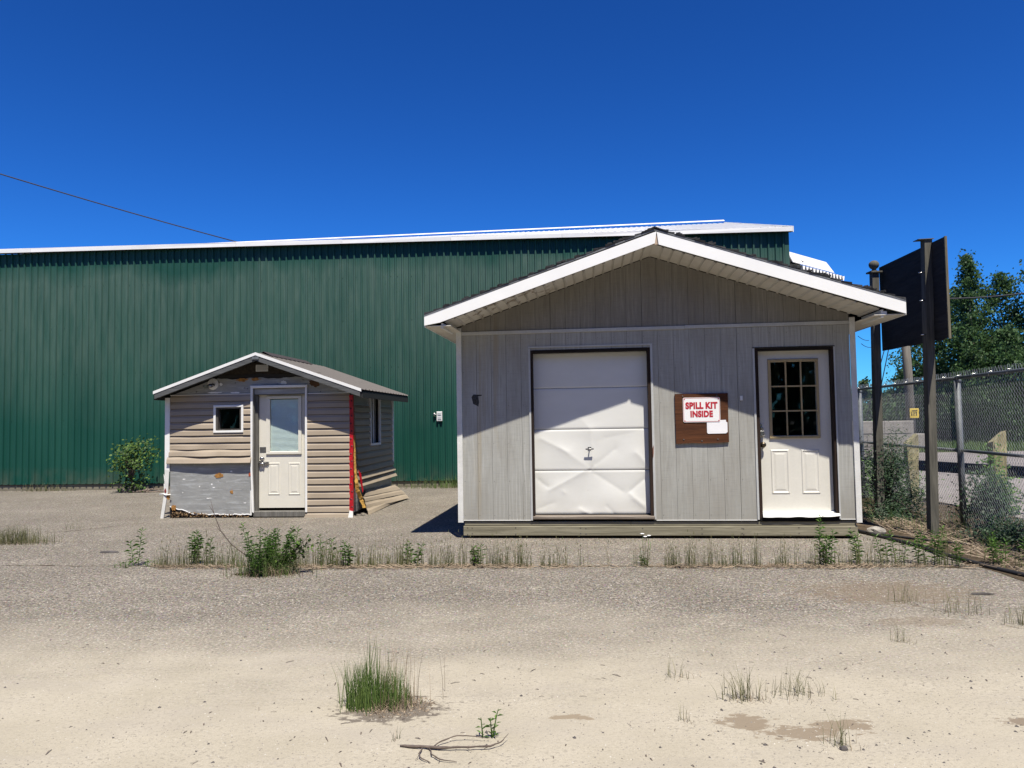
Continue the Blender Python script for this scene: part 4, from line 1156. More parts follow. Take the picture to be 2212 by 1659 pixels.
MB().tube([(3.27, .05, .62), (3.29, .06, .45), (3.28, .05, .3)], [.01, .02, .012], 6).build('torn_paper', M_['signwhite'], SS)
MB().hexa([(3.30, .10, .78), (3.335, .16, .70), (3.36, .20, .42), (3.35, .18, .38)], [(3.29, .12, .78), (3.325, .18, .70), (3.35, .22, .42), (3.34, .20, .38)]).build('torn_tape', M_['redtape'], SS)
MB().box(3.20, 3.226, -.02, .0, .0, .3).build('bent_trim', M_['signwhite'], SS)
MB().hexa([(3.17, -.05, .0), (3.25, -.05, .0), (3.245, -.03, .10), (3.19, -.03, .11)], [(3.17, -.01, .0), (3.25, -.01, .0), (3.245, -.01, .10), (3.19, -.01, .11)]).build('crumpled_flashing', M_['offwhite'], SS)
# side wall
for a, b, z0, z1 in ((.1, 1.13, 1.862, 2.11), (1.82, SD, 1.862, 2.11), (.1, SD, .06, .46)):
    MB().box(3.191, 3.20, a, b, z0, z1).build('side_foil', M_['foil'], SS)
def scourse(z, b0, b1, d0=0.0, d1=0.0, dz=0.0, seed=0, hs=1.0):
    """side course: runs along y at x = 3.205"""
    prf = [(-.004, 0), (.028, 0), (.030, .004), (.0225, .068), (.0195, .073), (.009, .094), (.004, .108), (-.004, .109)]
    m = MB(); k = len(prf); nx = 10; vs = []
    for i in range(nx):
        t_ = i / (nx - 1); y = b0 + (b1 - b0) * t_
        out = d0 + (d1 - d0) * t_ + .006 * noise.noise(Vector((y * 2, seed * 2.3, 0)))
        for a, b in prf:
            vs.append((3.205 + a + out * (1.15 - b / .113), y, z + b * hs + dz * (t_ - .5) * 2))
    m.add(vs, [(i * k + j, i * k + (j + 1) % k, (i + 1) * k + (j + 1) % k, (i + 1) * k + j) for i in range(nx - 1) for j in range(k)] + [tuple(range(k)), tuple((nx - 1) * k + j for j in range(k))[::-1]])
    return m.build('siding_course', M_['vinyl'], SS)
for i in range(12):
    z = 1.748 - i * .1157
    out0 = .0 if i < 5 else .008 * (i - 4)
    out1 = .0 if i < 9 else .02 * (i - 8)
    f0 = .16 + .014 * i if i < 6 else .24
    if z > 1.05:
        scourse(z, f0, 1.135, out0, 0, 0, i); scourse(z, 1.815, 2.745, 0, 0, 0, i + 30)
        if z < 1.14: scourse(z, 1.135, 1.815, 0, 0, 0, i, .72)
    else:
        scourse(z, f0 + (.02 * max(0, i - 9)), 2.745 + (.03 * max(0, i - 8)), out0, out1, .0, i)
MB().box(3.2, 3.235, 2.75, 2.84, .75, 2.11).build('rear_corner_trim', M_['white'], SS)
MB().box(3.205, 3.215, .14, 1.13, 1.861, 1.872).box(3.205, 3.215, 1.82, 2.74, 1.861, 1.872).build('top_channel', M_['greytrim'], SS)
sw_ = MB().box(3.20, 3.24, 1.135, 1.17, 1.14, 2.05).box(3.20, 3.24, 1.78, 1.815, 1.14, 2.05).box(3.20, 3.24, 1.17, 1.78, 1.14, 1.18).box(3.20, 3.24, 1.17, 1.78, 2.02, 2.05).build('window', M_['white'], SS)
MB().box(3.17, 3.174, 1.17, 1.78, 1.18, 2.02).build('pane', M_['glass'], sw_)
MB().box(3.176, 3.19, 1.47, 1.50, 1.18, 2.02).build('window_frame', M_['white'], sw_)
# fallen siding
def flap(p):
    m = MB()
    a, b, c, d = [Vector(q) for q in p]     # top front, top back, bottom back, bottom front
    rows = [(0, 0), (.16, .004), (.35, .012), (.40, .016), (1.0, .012)]
    nx = 8; vs = []
    nrm = (b - a).cross(d - a).normalized()
    if nrm.x < 0: nrm = -nrm
    for t_, h in rows:
        for i in range(nx + 1):
            s_ = i / nx
            q = a.lerp(b, s_).lerp(d.lerp(c, s_), t_) + nrm * (h + .006 * noise.noise(Vector((s_ * 4, t_, a.z * 9))))
            vs.append(q)
    n = nx + 1
    m.add(vs, [(j * n + i, j * n + i + 1, (j + 1) * n + i + 1, (j + 1) * n + i) for j in range(len(rows) - 1) for i in range(nx)])
    vs2 = [v - nrm * .004 for v in vs]
    m.add(vs2, [(j * n + i, (j + 1) * n + i, (j + 1) * n + i + 1, j * n + i + 1) for j in range(len(rows) - 1) for i in range(nx)])
    m.build('fallen_siding', M_['vinyl'], SS)
flap([(3.24, .75, .37), (3.26, 2.70, .31), (3.36, 2.82, .20), (3.27, .50, .28)])
flap([(3.27, .48, .285), (3.36, 2.83, .195), (3.43, 2.95, .10), (3.30, .46, .20)])
flap([(3.31, .46, .195), (3.43, 2.96, .095), (3.52, 2.84, .02), (3.34, .42, .085)])
flap([(3.33, .44, .12), (3.37, 1.5, .15), (3.36, 1.45, .05), (3.36, .42, .03)])
flap([(3.36, .40, .09), (3.44, 2.35, .10), (3.43, 2.38, .015), (3.42, .24, -.005)])
# roof of the tan shed
FO, BO = -.30, 3.02
for s_, (a, b) in enumerate(((-.05, SRU), (SRU, 3.484))):
    # steel sheets with ribs running down the slope
    nsh = 4
    for k in range(nsh):
        y0 = FO - .01 + (BO - FO) * k / nsh; y1 = FO - .01 + (BO - FO) * (k + 1) / nsh
        m = MB(); pr = []
        nr = 4
        for r_ in range(nr):
            p = y0 + (y1 - y0) * r_ / nr; wd = (y1 - y0) / nr
            pr += [(p, 0), (p + wd * .35, 0), (p + wd * .38, .003), (p + wd * .42, 0), (p + wd * .78, 0), (p + wd * .84, .018), (p + wd * .94, .018)]
        pr.append((y1, 0))
        n = len(pr)
        lo, hi = (a, b) if s_ == 0 else (b, a)
        lo2 = lo + (-.02 if s_ == 0 else .02)
        m.add([(lo2, y, sz(lo2) + .012 + h) for y, h in pr] + [(hi, y, sz(hi) + .012 + h) for y, h in pr], [(i, i + 1, n + i + 1, n + i) for i in range(n - 1)])
        m.build('roof_sheet', M_['browntin'], SS)
    lo, hi = (a, b)
    MB().hexa([(a, FO, sz(a) - .02), (b, FO, sz(b) - .02), (b, FO, sz(b) + .008), (a, FO, sz(a) + .008)],
              [(a, BO, sz(a) - .02), (b, BO, sz(b) - .02), (b, BO, sz(b) + .008), (a, BO, sz(a) + .008)]).build('roof_deck', M_['backing'], SS)
    MB().hexa([(a, FO - .03, sz(a) - .028), (b, FO - .03, sz(b) - .028), (b, FO - .03, sz(b) + .020), (a, FO - .03, sz(a) + .020)],
              [(a, FO - .005, sz(a) - .028), (b, FO - .005, sz(b) - .028), (b, FO - .005, sz(b) + .020), (a, FO - .005, sz(a) + .020)]).build('rake_flashing', M_['white'], SS)
    a2, b2 = (a + .02, b) if s_ == 0 else (a, b - .02)
    MB().hexa([(a2, FO - .022, sz(a2) - .115), (b2, FO - .022, sz(b2) - .115), (b2, FO - .022, sz(b2) - .029), (a2, FO - .022, sz(a2) - .029)],
              [(a2, FO + .02, sz(a2) - .115), (b2, FO + .02, sz(b2) - .115), (b2, FO + .02, sz(b2) - .029), (a2, FO + .02, sz(a2) - .029)]).build('rake_board', M_['rake'], SS)
    e = a if s_ == 0 else b
    MB().box(e - .012, e + .012, FO + .021, BO, sz(e) - .125, sz(e) - .021).build('eave_fascia', simple('black_eave_board', (.02, .022, .024), .7), SS)
    for y in (.10, .7, 1.3, 1.9, 2.5):
        a3, b3 = (a + .05, b) if s_ == 0 else (a, b - .05)
        MB().hexa([(a3, y, sz(a3) - .11), (b3, y, sz(b3) - .11), (b3, y, sz(b3) - .021), (a3, y, sz(a3) - .021)],
                  [(a3, y + .04, sz(a3) - .11), (b3, y + .04, sz(b3) - .11), (b3, y + .04, sz(b3) - .021), (a3, y + .04, sz(a3) - .021)]).build('rafter', M_['rake'], SS)
MB().hexa([(SRU - .14, FO + .3, sz(SRU - .14) + .034), (SRU, FO + .3, SRZ + .06), (SRU, FO + .3, SRZ + .066), (SRU - .14, FO + .3, sz(SRU - .14) + .04)],
          [(SRU - .14, 2.0, sz(SRU - .14) + .034), (SRU, 2.0, SRZ + .06), (SRU, 2.0, SRZ + .066), (SRU - .14, 2.0, sz(SRU - .14) + .04)])\
    .hexa([(SRU, FO + .3, SRZ + .06), (SRU + .14, FO + .3, sz(SRU + .14) + .034), (SRU + .14, FO + .3, sz(SRU + .14) + .04), (SRU, FO + .3, SRZ + .066)],
          [(SRU, 2.0, SRZ + .06), (SRU + .14, 2.0, sz(SRU + .14) + .034), (SRU + .14, 2.0, sz(SRU + .14) + .04), (SRU, 2.0, SRZ + .066)]).build('ridge_cap', M_['browntin'], SS)
MB().bbox(SRU - .05, SRU + .06, FO - .045, FO - .03, SRZ - .10, SRZ - .055, .003).build('ridge_bracket', M_['galv'], SS)

# ------------------------------------------------------------------ SIGN BOARD (seen from behind)
SB = thing('sign_board', (5.40, 10.02, 0), 0, 'tall blank black plywood sign on two weathered posts, one topped by a ball', 'sign')
bn, bf = Vector((5.30, 9.30, 0)), Vector((5.51, 11.40, 0))
base = Vector((5.40, 10.02, 0))
def L_(p): return p - base
a, b = L_(bn), L_(bf)
th = Vector((.018, -.0016, 0))
random.seed(2)
bots = []
for i in range(25):
    t_ = i / 24
    bots.append((t_, (2.47 + .04 * t_) + random.uniform(-.012, .012) * (1 if t_ < .6 else .3)))
vs = []
n = len(bots)
for off in (Vector((.075, 0, 0)), Vector((.075, 0, 0)) + th):
    for t_, z in bots: vs.append(a.lerp(b, t_) + off + Vector((0, 0, z)))
    for t_, z in bots[::-1]: vs.append(a.lerp(b, t_) + off + Vector((0, 0, 3.735 + .04 * t_)))
k = len(vs) // 2
m = MB().add(vs, [tuple(range(k)), tuple(range(2 * k - 1, k - 1, -1))] + [(i, i + k, (i + 1) % k + k, (i + 1) % k) for i in range(k)])
m.build('plywood_sheet', M_['signply'], SB)
MB().hexa([a + Vector((.070, -.02, 2.47)), a + Vector((.10, -.02, 2.47)), a + Vector((.10, -.004, 2.47)), a + Vector((.070, -.004, 2.47))],
          [a + Vector((.070, -.02, 3.74)), a + Vector((.10, -.02, 3.74)), a + Vector((.10, -.004, 3.74)), a + Vector((.070, -.004, 3.74))]).build('edge_strip', M_['plyedge'], SB)
p1 = L_(Vector((5.30, 9.70, 0))); p2 = L_(Vector((5.40, 11.30, 0)))
def post(p, top, lean, name='post'):
    m = MB()
    h = .052
    q = [(-h, -h), (h, -h), (h, h), (-h, h)]
    m.hexa([(p.x + x_, p.y + y_, -.1) for x_, y_ in q], [(p.x + x_ * .95 + lean, p.y + y_ * .95, top) for x_, y_ in q])
    return m.build(name, M_['post'], SB)
post(p1, 3.79, .075); post(p2, 3.67, .06)
MB().hexa([(p1.x - .06, p1.y - .07, 3.785), (p1.x + .14, p1.y - .07, 3.792), (p1.x + .14, p1.y + .07, 3.792), (p1.x - .06, p1.y + .07, 3.785)], [(p1.x - .06, p1.y - .07, 3.792), (p1.x + .14, p1.y - .07, 3.800), (p1.x + .14, p1.y + .07, 3.800), (p1.x - .06, p1.y + .07, 3.792)]).build('post_cap', M_['galv'], SB)
cx = p2.x + .06
MB().box(cx - .085, cx + .085, p2.y - .085, p2.y + .085, 3.672, 3.695).lathe([(.05, 0), (.035, .02), (.028, .035), (.05, .05), (.068, .075), (.074, .105), (.066, .135), (.042, .158), (.01, .168)], (cx, p2.y, 3.696), 16).build('ball_finial', M_['post'], SB)
for z in (3.36, 3.0, 2.56):
    MB().tube([(p1.x - .06, p1.y - .03, z), (p1.x + .02, p1.y - .03, z + .002)], .008, 6).build('bolt', M_['chrome'], SB)
for z in (3.36, 3.30):
    MB().tube([(p2.x - .06, p2.y - .03, z), (p2.x + .02, p2.y - .03, z)], .008, 6).build('bolt', M_['chrome'], SB)

# ------------------------------------------------------------------ CHAIN LINK FENCE
FN = thing('chain_link_fence', (6.05, 10.3, 0), 0, 'galvanised chain link fence running back on the right', 'fence')
fp = [Vector((5.55, 6.8, 0)), Vector((6.05, 10.3, 0)), Vector((6.50, 14.2, 0)), Vector((7.0, 18.4, 0))]
fo = Vector((6.05, 10.3, 0))
for i, p in enumerate(fp):
    q = p - fo
    MB().tube([q + Vector((0, 0, -.05)), q + Vector((-.005, 0, 2.0))], .041, 12).lathe([(.045, 0), (.045, .03), (.03, .05), (.005, .055)], (q.x, q.y, 1.97), 12).build('fence_post', M_['galv'], FN)
for (a, b) in zip(fp[:-1], fp[1:]):
    a, b = a - fo, b - fo
    MB().tube([a + Vector((-.02, 0, 2.03)), b + Vector((-.02, 0, 2.03))], .022, 10).build('top_rail', M_['galv'], FN)
    MB().tube([a + Vector((.0, 0, 1.05)), b + Vector((.0, 0, 1.05))], .021, 10).build('mid_rail', M_['galv'], FN)
    MB().tube([a + Vector((-.0, 0, 1.05)), a.lerp(b, .03) + Vector((0, 0, 1.05))], .030, 10).build('rail_clamp', M_['galv'], FN)
random.seed(31)
D = .064
s_tot = 0
wm = MB()
ties = MB()
def fpos(s):
    for (a, b) in zip(fp[:-1], fp[1:]):
        L = (b - a).length
        if s <= L: return a.lerp(b, s / L) - fo, (b - a).normalized()
        s -= L
    return fp[-1] - fo, (fp[-1] - fp[-2]).normalized()
TL = sum((b - a).length for a, b in zip(fp[:-1], fp[1:]))
nw = int(TL / (D / 2))
nzs = int(2.04 / (D / 2))
for kx in range(nw):
    pts = []
    s0 = kx * D / 2
    bx = .012 * math.sin(s0 * 2.1)
    for j in range(nzs + 1):
        z = .035 + j * D / 2
        s_ = s0 + (D / 2 if (j + kx) % 2 == 0 else 0) + (.004 if (j + kx) % 2 else -.004)
        p, d = fpos(s_)
        nrm = Vector((-d.y, d.x, 0))
        sag = .03 * math.sin(s_ * 1.7) * (1 - z / 2.05) + bx * .3
        yy = .028 + sag + (.003 if j % 2 else -.003)
        pts.append(p + nrm * yy + Vector((0, 0, z)))
    p, d = fpos(s0 + D / 4)
    nrm = Vector((-d.y, d.x, 0))
    pts.append(p + nrm * .03 + d * random.uniform(-.02, .02) + Vector((0, 0, 2.11 + random.uniform(-.005, .01))))
    wm.tube(pts, .0019, 3, cap=False, smooth=False)
tag(wm.build('wire_mesh', M_['wire'], FN), kind='stuff')
s_ = .3
while s_ < TL:
    p, d = fpos(s_)
    ties.tube([p + Vector((-.05, 0, 2.0)), p + Vector((-.045, 0, 2.06)), p + Vector((0.01, .01, 2.062)), p + Vector((.02, .02, 2.09))], .004, 5)
    s_ += .45
tag(ties.build('wire_ties', M_['chrome'], FN), kind='stuff')

# ------------------------------------------------------------------ old wooden barrier beyond the fence
BR = thing('road_barrier', (7.5, 12.0, 0), 0, 'old road barrier with a dark rail and rotten pale yellow wooden posts', 'barrier')
def bpt(Y): return Vector((7.1 + (13.6 - Y) * .267, Y, 0)) - Vector((7.5, 12.0, 0))
a, b = bpt(16.0), bpt(8.0)
MB().hexa([a + Vector((.10, 0, .55)), b + Vector((.10, 0, .55)), b + Vector((.10, 0, .725)), a + Vector((.10, 0, .725))],
          [a + Vector((.22, 0, .55)), b + Vector((.22, 0, .55)), b + Vector((.22, 0, .725)), a + Vector((.22, 0, .725))]).build('rail', M_['darkbeam'], BR)
for k, (Y, hh, sd_) in enumerate(((13.6, 1.17, 3), (11.9, 1.22, 5), (9.9, 1.15, 8))):
    p = bpt(Y)
    random.seed(sd_)
    m = MB()
    rows = 9; vs = []
    for j in range(rows + 1):
        z = -.1 + (hh + .1) * j / rows
        tp = .62 - .47 * min(1, j / 7)
        for (x_, y_) in ((-.13, -.09), (.10, -.11), (.13, .08), (-.10, .10)):
            jx = random.uniform(-.012, .012)
            zt = z + (0.0 if j < rows else (.04 if x_ > 0 else -.13) + random.uniform(-.02, .02))
            vs.append((p.x + x_ * (1 - tp) + jx + .0, p.y + y_ + jx, zt))
    fs = [(j * 4 + i, j * 4 + (i + 1) % 4, (j + 1) * 4 + (i + 1) % 4, (j + 1) * 4 + i) for j in range(rows) for i in range(4)]
    fs += [(0, 3, 2, 1), tuple(rows * 4 + i for i in range(4))]
    m.add(vs, fs)
    m.build('barrier_post', M_['rot'], BR)
# dark strip added as the shade under the trees across the road
FB = thing('tree_shade_strip', (24, 43.5, 0), 0, 'low dark strip drawn as the shade under the trees across the gravel road', 'barrier')
MB().box(-11, 12, -.1, .1, .18, .62).build('rail', M_['darkbeam'], FB)  # solid dark strip stands for tree shade, not a rail
for k in range(8):
    MB().box(-10.5 + k * 3, -10.2 + k * 3, .11, .35, 0, .75).build('barrier_post', M_['darkbeam'], FB)  # upright pieces of the same shade strip
CW = thing('block_wall', (10.2, 26.2, 0), R(-3), 'pale low concrete retaining wall seen through the fence beside the grey shed', 'wall')
for r_ in range(3):
    for c_ in range(4):
        x0 = c_ * .98 + (.0 if r_ % 2 else -.4)
        MB().bbox(x0 + .008, x0 + .972, random.uniform(-.01, .01), .5, r_ * .45 + .006, r_ * .45 + .444, .02).build('concrete_block', M_['concrete'], CW)
UP = thing('utility_pole', (15.0, 28.6, 0), 0, 'grey wooden utility pole with a small yellow plate beyond the fence', 'utility pole')
MB().tube([(0, 0, -.2), (-.05, 0, 3), (-.22, 0, 7.0)], [.17, .155, .135], 12).build('pole', M_['pole'], UP)
pl = MB().bbox(-.15, .19, -.20, -.185, 1.42, 1.78, .01).build('yellow_plate', M_['yellow'], UP)
MB().box(-.08, .12, -.206, -.2015, 1.68, 1.71).box(-.10, -.06, -.206, -.2015, 1.50, 1.66).box(-.02, .02, -.206, -.2015, 1.50, 1.66).box(.06, .10, -.206, -.2015, 1.50, 1.66).build('plate_marking', M_['hose'], pl)
MB().tube([(-.12, 0, 6.6), (-1.3, .3, 1.2)], .018, 5).tube([(-.12, 0, 6.6), (-1.75, .5, .5)], .018, 5).build('guy_wire', M_['cable'], UP)

# overhead cables
def wirething(pts, r_, label, sag=0.2):
    a, b = Vector(pts[0]), Vector(pts[1])
    P = [a.lerp(b, i / 16) - Vector((0, 0, sag * 4 * (i / 16) * (1 - i / 16))) for i in range(17)]
    base_ = P[0].copy()
    o = MB().tube([p - base_ for p in P], r_, 5).build('overhead_cable', M_['cable'])
    o.location = base_
    return tag(o, label, 'cable')
wirething([(-24.3, 28, 12.85), (-4.5, 42, 9.0)], .026, 'thin black overhead cable sloping down behind the left roof edge', .35)
wirething([(20.1, 35, 6.9), (30.5, 35, 8.6)], .035, 'black overhead cable crossing in front of the tall trees', .45)
wirething([(22.0, 48, 6.6), (26.0, 55, 7.0)], .02, 'upper of two thin cables between the grey shed and the sign post', .1)
wirething([(22.2, 48, 6.1), (26.2, 55, 6.5)], .02, 'lower of two thin cables between the grey shed and the sign post', .1)

# ------------------------------------------------------------------ hose, stone, branch, litter
hp = [(4.40, 11.6), (4.44, 10.6), (4.62, 9.6), (4.70, 8.9), (4.62, 8.2), (4.72, 7.6), (4.80, 7.15), (4.98, 6.85), (5.6, 6.5)]
m = MB().tube([(x - 4.7, y - 9, .026 + .012 * math.sin(i * 2)) for i, (x, y) in enumerate(hp)], .022, 8)
tag(m.build('black_hose', M_['hose'], None, (4.7, 9, 0)), 'black hose snaking along the edge of the asphalt by the fence', 'hose')
m = MB().tube([(x - 4.4, y - 9, .02) for x, y in [(4.42, 10.25), (4.6, 9.95), (5.0, 9.3), (5.5, 8.7), (5.9, 7.6)]], .014, 6)
tag(m.build('thin_cable', M_['hose'], None, (4.4, 9, 0)), 'thin dark cable lying across the soil toward the fence', 'cable')

def rock(r_, seed, sx=1, sy=1, sz_=.7, n=10, mn=6):
    random.seed(seed); m = MB(); vs = []
    for j in range(mn + 1):
        ph = math.pi * j / mn
        for i in range(n):
            a = 2 * math.pi * i / n
            v = Vector((math.cos(a) * math.sin(ph), math.sin(a) * math.sin(ph), math.cos(ph)))
            q = r_ * (1 + .22 * noise.noise(v * 1.7 + Vector((seed, 0, 0))) + .08 * noise.noise(v * 5 + Vector((seed, 3, 0))))
            vs.append((v.x * q * sx, v.y * q * sy, max(-r_ * .35, v.z * q * sz_) + r_ * .33))
    m.add(vs, [(j * n + i, (j + 1) * n + i, (j + 1) * n + (i + 1) % n, j * n + (i + 1) % n) for j in range(mn) for i in range(n)])
    return m
o = rock(.085, 7, 1.35, .8, .75).build('pale_stone', M_['rock'], None, (4.66, 9.86, .02))
o.rotation_euler.z = -.3
tag(o, 'pale block of stone lying just right of the grey shed corner', 'stone')
# branch in the foreground
def G2(x, y):  # world point on the ground for a spot of the yard, worked out beforehand
    return x, y
br = MB()
random.seed(40)
def twigline(pts, rad, n=6):
    P, Rr = [], []
    for (p, q, r0_, r1_) in zip(pts[:-1], pts[1:], rad[:-1], rad[1:]):
        k_ = 4
        for k in range(k_):
            t_ = k / k_
            P.append((p[0] + (q[0] - p[0]) * t_ + random.uniform(-.003, .003), p[1] + (q[1] - p[1]) * t_ + random.uniform(-.003, .003), .007 + p[2] + (q[2] - p[2]) * t_))
            Rr.append((r0_ + (r1_ - r0_) * t_) * random.uniform(.8, 1.25))
    q = pts[-1]; P.append((q[0], q[1], .006 + q[2])); Rr.append(rad[-1])
    br.tube(P, Rr, n)
twigline([(-.55, 3.74, 0), (-.44, 3.72, .004), (-.33, 3.70, .006), (-.20, 3.69, .01), (-.05, 3.70, .01), (.01, 3.73, .015), (.05, 3.79, .03)], [.005, .0065, .006, .0048, .0038, .0028, .001])
twigline([(-.37, 3.71, .004), (-.32, 3.76, .012), (-.24, 3.80, .02), (-.13, 3.80, .015), (-.06, 3.785, .008)], [.004, .0035, .003, .002, .001], 5)
twigline([(-.42, 3.72, 0), (-.43, 3.64, .006), (-.42, 3.60, .005), (-.36, 3.56, 0)], [.004, .0035, .003, .002], 5)
twigline([(-.38, 3.70, 0), (-.36, 3.63, .006), (-.31, 3.58, .004), (-.22, 3.56, 0)], [.004, .0035, .003, .0015], 5)
twigline([(-.43, 3.61, .004), (-.442, 3.59, 0)], [.002, .001], 4)
twigline([(-.31, 3.58, .003), (-.315, 3.555, 0)], [.002, .001], 4)
twigline([(-.18, 3.69, .008), (-.15, 3.66, .004)], [.002, .001], 4)
br.v = [(-.56 + (v[0] + .55) * .86, v[1] - .05, v[2]) for v in br.v]
o = MB().add([Vector(v) - Vector((-.3, 3.7, 0)) for v in br.v], br.f, True).build('fallen_branch', M_['twig'], None, (-.3, 3.7, 0))
tag(o, 'dry forked branch lying on the sand in the foreground', 'branch')

# pebbles and small stones: one scattered mass
random.seed(77)
pb = MB()
def peb(m, x, y, r_, z=0):
    a = random.uniform(0, 6.28); ca, sa = math.cos(a), math.sin(a)
    e = random.uniform(.55, 1); h = random.uniform(.4, .8)
    v = []
    for k in range(5):
        t_ = 6.283 * k / 5 + random.uniform(-.3, .3); q = r_ * random.uniform(.8, 1.1)
        px, py = q * math.cos(t_), q * e * math.sin(t_)
        v.append((x + px * ca - py * sa, y + px * sa + py * ca, z - .001))
    v.append((x + random.uniform(-.3, .3) * r_, y + random.uniform(-.3, .3) * r_, z + r_ * h))
    v2 = [(p[0] * .3 + x * .7 if False else p[0], p[1], p[2]) for p in v]
    m.add(v2, [(k, (k + 1) % 5, 5) for k in range(5)])
for i in range(15000):
    y = 2.6 + (random.random() ** 1.3) * 9
    x = random.uniform(-.72, .72) * y
    peb(pb, x, y, random.uniform(.003, .0075) * (1 if y < 6 else 1.25))
tag(pb.build('loose_gravel', M_['pebble'], None), kind='stuff')
pb = MB()
for i in range(7000):
    y = 2.6 + (random.random() ** 1.1) * 9
    x = random.uniform(-.72, .72) * y
    peb(pb, x, y, random.uniform(.003, .008) * (1 if y < 6 else 1.25))
tag(pb.build('pale_gravel', M_['pebble_l'], None), kind='stuff')
pb = MB()
for i in range(420):
    y = 2.8 + random.random() ** 1.6 * 6
    x = random.uniform(-.72, .72) * y if i % 2 else random.uniform(.1, .7) * y
    peb(pb, x, y, random.choice((.006, .008, .010, .013)))
tag(pb.build('dark_gravel', M_['pebble_d'], None), kind='stuff')
# asphalt crumbs and slabs on the left
for k, (x, y, w_, l) in enumerate(((-5.0, 9.45, .20, 'flat scrap of dark asphalt lying left of the tan shed front'), (-6.95, 15.6, .14, 'dark flat chip near the base of the green wall at far left'),
                                (3.98, 6.55, .14, 'flat grey scrap on the asphalt near the right edge'))):
    random.seed(k + 50)
    n = 9; pts = []
    for j in range(n):
        a = 6.283 * j / n; q = random.uniform(.6, 1)
        pts.append((w_ * .8 * math.cos(a) * q, w_ * .22 * math.sin(a) * q * random.uniform(.5, 1.2)))
    m = MB().add([(a, b, .004) for a, b in pts] + [(a * .8, b * .8, .008 + random.uniform(0, .014)) for a, b in pts], [tuple(range(n, 2 * n))] + [(j, (j + 1) % n, n + (j + 1) % n, n + j) for j in range(n)])
    tag(m.build('asphalt_scrap', M_['pebble_d'], None, (x, y, 0)), l, 'debris')
# long crack across the yard filled with soil
random.seed(14)
def crack(path, wd, name, mt, z=.004):
    pts = []
    for (p, q) in zip(path[:-1], path[1:]):
        n = max(2, int((Vector(q) - Vector(p)).length / .06))
        for k in range(n): pts.append(Vector(p).lerp(Vector(q), k / n))
    up_, dn = [], []
    for p in pts:
        j = random.uniform(-.012, .012) + .05 * noise.noise(Vector((p.x * 1.7, 0, 5)))
        ww = wd * random.uniform(.1, 1.2) * (.4 + abs(noise.noise(Vector((p.x * 3.1, 0, 9)))) * 2)
        up_.append((p.x, p.y + ww + j, z)); dn.append((p.x, p.y - ww + j, z))
    n = len(pts)
    tag(MB().add(up_ + dn, [(i, i + 1, n + i + 1, n + i) for i in range(n - 1)]).build(name, mt), kind='structure')
crack([(-6.2, 8.75), (-4.3, 8.5), (-3.4, 8.5), (-2.4, 8.15), (-1.0, 8.22), (0, 8.1), (1.4, 8.05), (3.2, 7.85), (4.3, 7.75), (4.8, 7.5)], .016, 'pavement_crack', M_['soil'])
crack([(-2.9, 7.95), (-2.3, 7.95)], .10, 'weed_soil', M_['soil'], .006)
crack([(3.15, 6.40), (3.35, 6.0), (3.55, 5.6), (3.75, 5.3)], .01, 'pavement_crack', M_['soil'])
crack([(-6.9, 11.3), (-6.2, 11.9), (-5.9, 12.4)], .012, 'pavement_crack', M_['soil'])

# ------------------------------------------------------------------ vegetation
def blade(m, p, h, lean, wdt, seg=3, droop=.25, mi=0):
    a = random.uniform(0, 6.283)
    dr = Vector((math.cos(a), math.sin(a), 0))
    sd_ = Vector((-dr.y, dr.x, 0))
    if abs(sd_.x) < .4: sd_ = Vector((1, .3, 0)).normalized()
    vs = []
    for k in range(seg + 1):
        t_ = k / seg
        c = Vector(p) + Vector((0, 0, h * (t_ - droop * t_ * t_ * lean))) + dr * (h * lean * t_ * t_)
        w_ = wdt * (1 - t_) ** .7 if k < seg else 0
        vs += [c - sd_ * w_, c + sd_ * w_]
    m.add(vs, [(2 * k, 2 * k + 1, 2 * k + 3, 2 * k + 2) for k in range(seg)], mi=mi)

def grass_row(x0, x1, yf, n, h0, h1, dens=None):
    m = MB()
    for c in range(n):
        x = random.uniform(x0, x1)
        if dens and random.random() > dens(x): continue
        cnt = random.choice((1, 2, 3, 4, 6, 9))
        hc = random.uniform(h0, h1)
        for k in range(cnt):
            xx = x + random.gauss(0, .022); y = yf(xx) + random.gauss(0, .03)
            h = hc * random.uniform(.55, 1.1)
            blade(m, (xx, y, 0), h, random.uniform(.02, .30), random.uniform(.0018, .0032), 3, .2, 0)
            if random.random() < .35:      # seed head
                p = Vector((xx, y, h * .97))
                m.add([p + Vector((-.003, 0, 0)), p + Vector((.003, 0, .006)), p + Vector((.001, 0, .035)), p + Vector((-.003, 0, .02))], [(0, 1, 2, 3)])
    return m
def yf(x): return 8.45 - (x + 4) * .08 if x > -4 else 8.5
random.seed(101)
def dens(x):
    d = .55 + .9 * noise.noise(Vector((x * 1.9, 0, 7)))
    if .55 < x < 1.55: d *= .12
    if x > 4.1: d *= .5
    return max(.03, d)
gr = grass_row(-3.95, 4.5, yf, 1000, .10, .36, dens)
tag(gr.build('crack_grass', M_['grass_dry']), kind='stuff')
m = MB()
for i in range(5200):
    x = random.uniform(-3.9, 4.8)
    if random.random() > dens(x): continue
    p = Vector((x, yf(x) + random.gauss(0, .055) - .03, .006))
    a = random.uniform(0, 6.283); L = random.uniform(.04, .16)
    q = p + Vector((math.cos(a) * L, math.sin(a) * L * .6, random.uniform(0, .04)))
    s2 = Vector((0, .003, .0015))
    m.add([p - s2, p + s2, q + s2, q - s2], [(0, 1, 2, 3)])
tag(m.build('dead_straw', M_['litter']), kind='stuff')

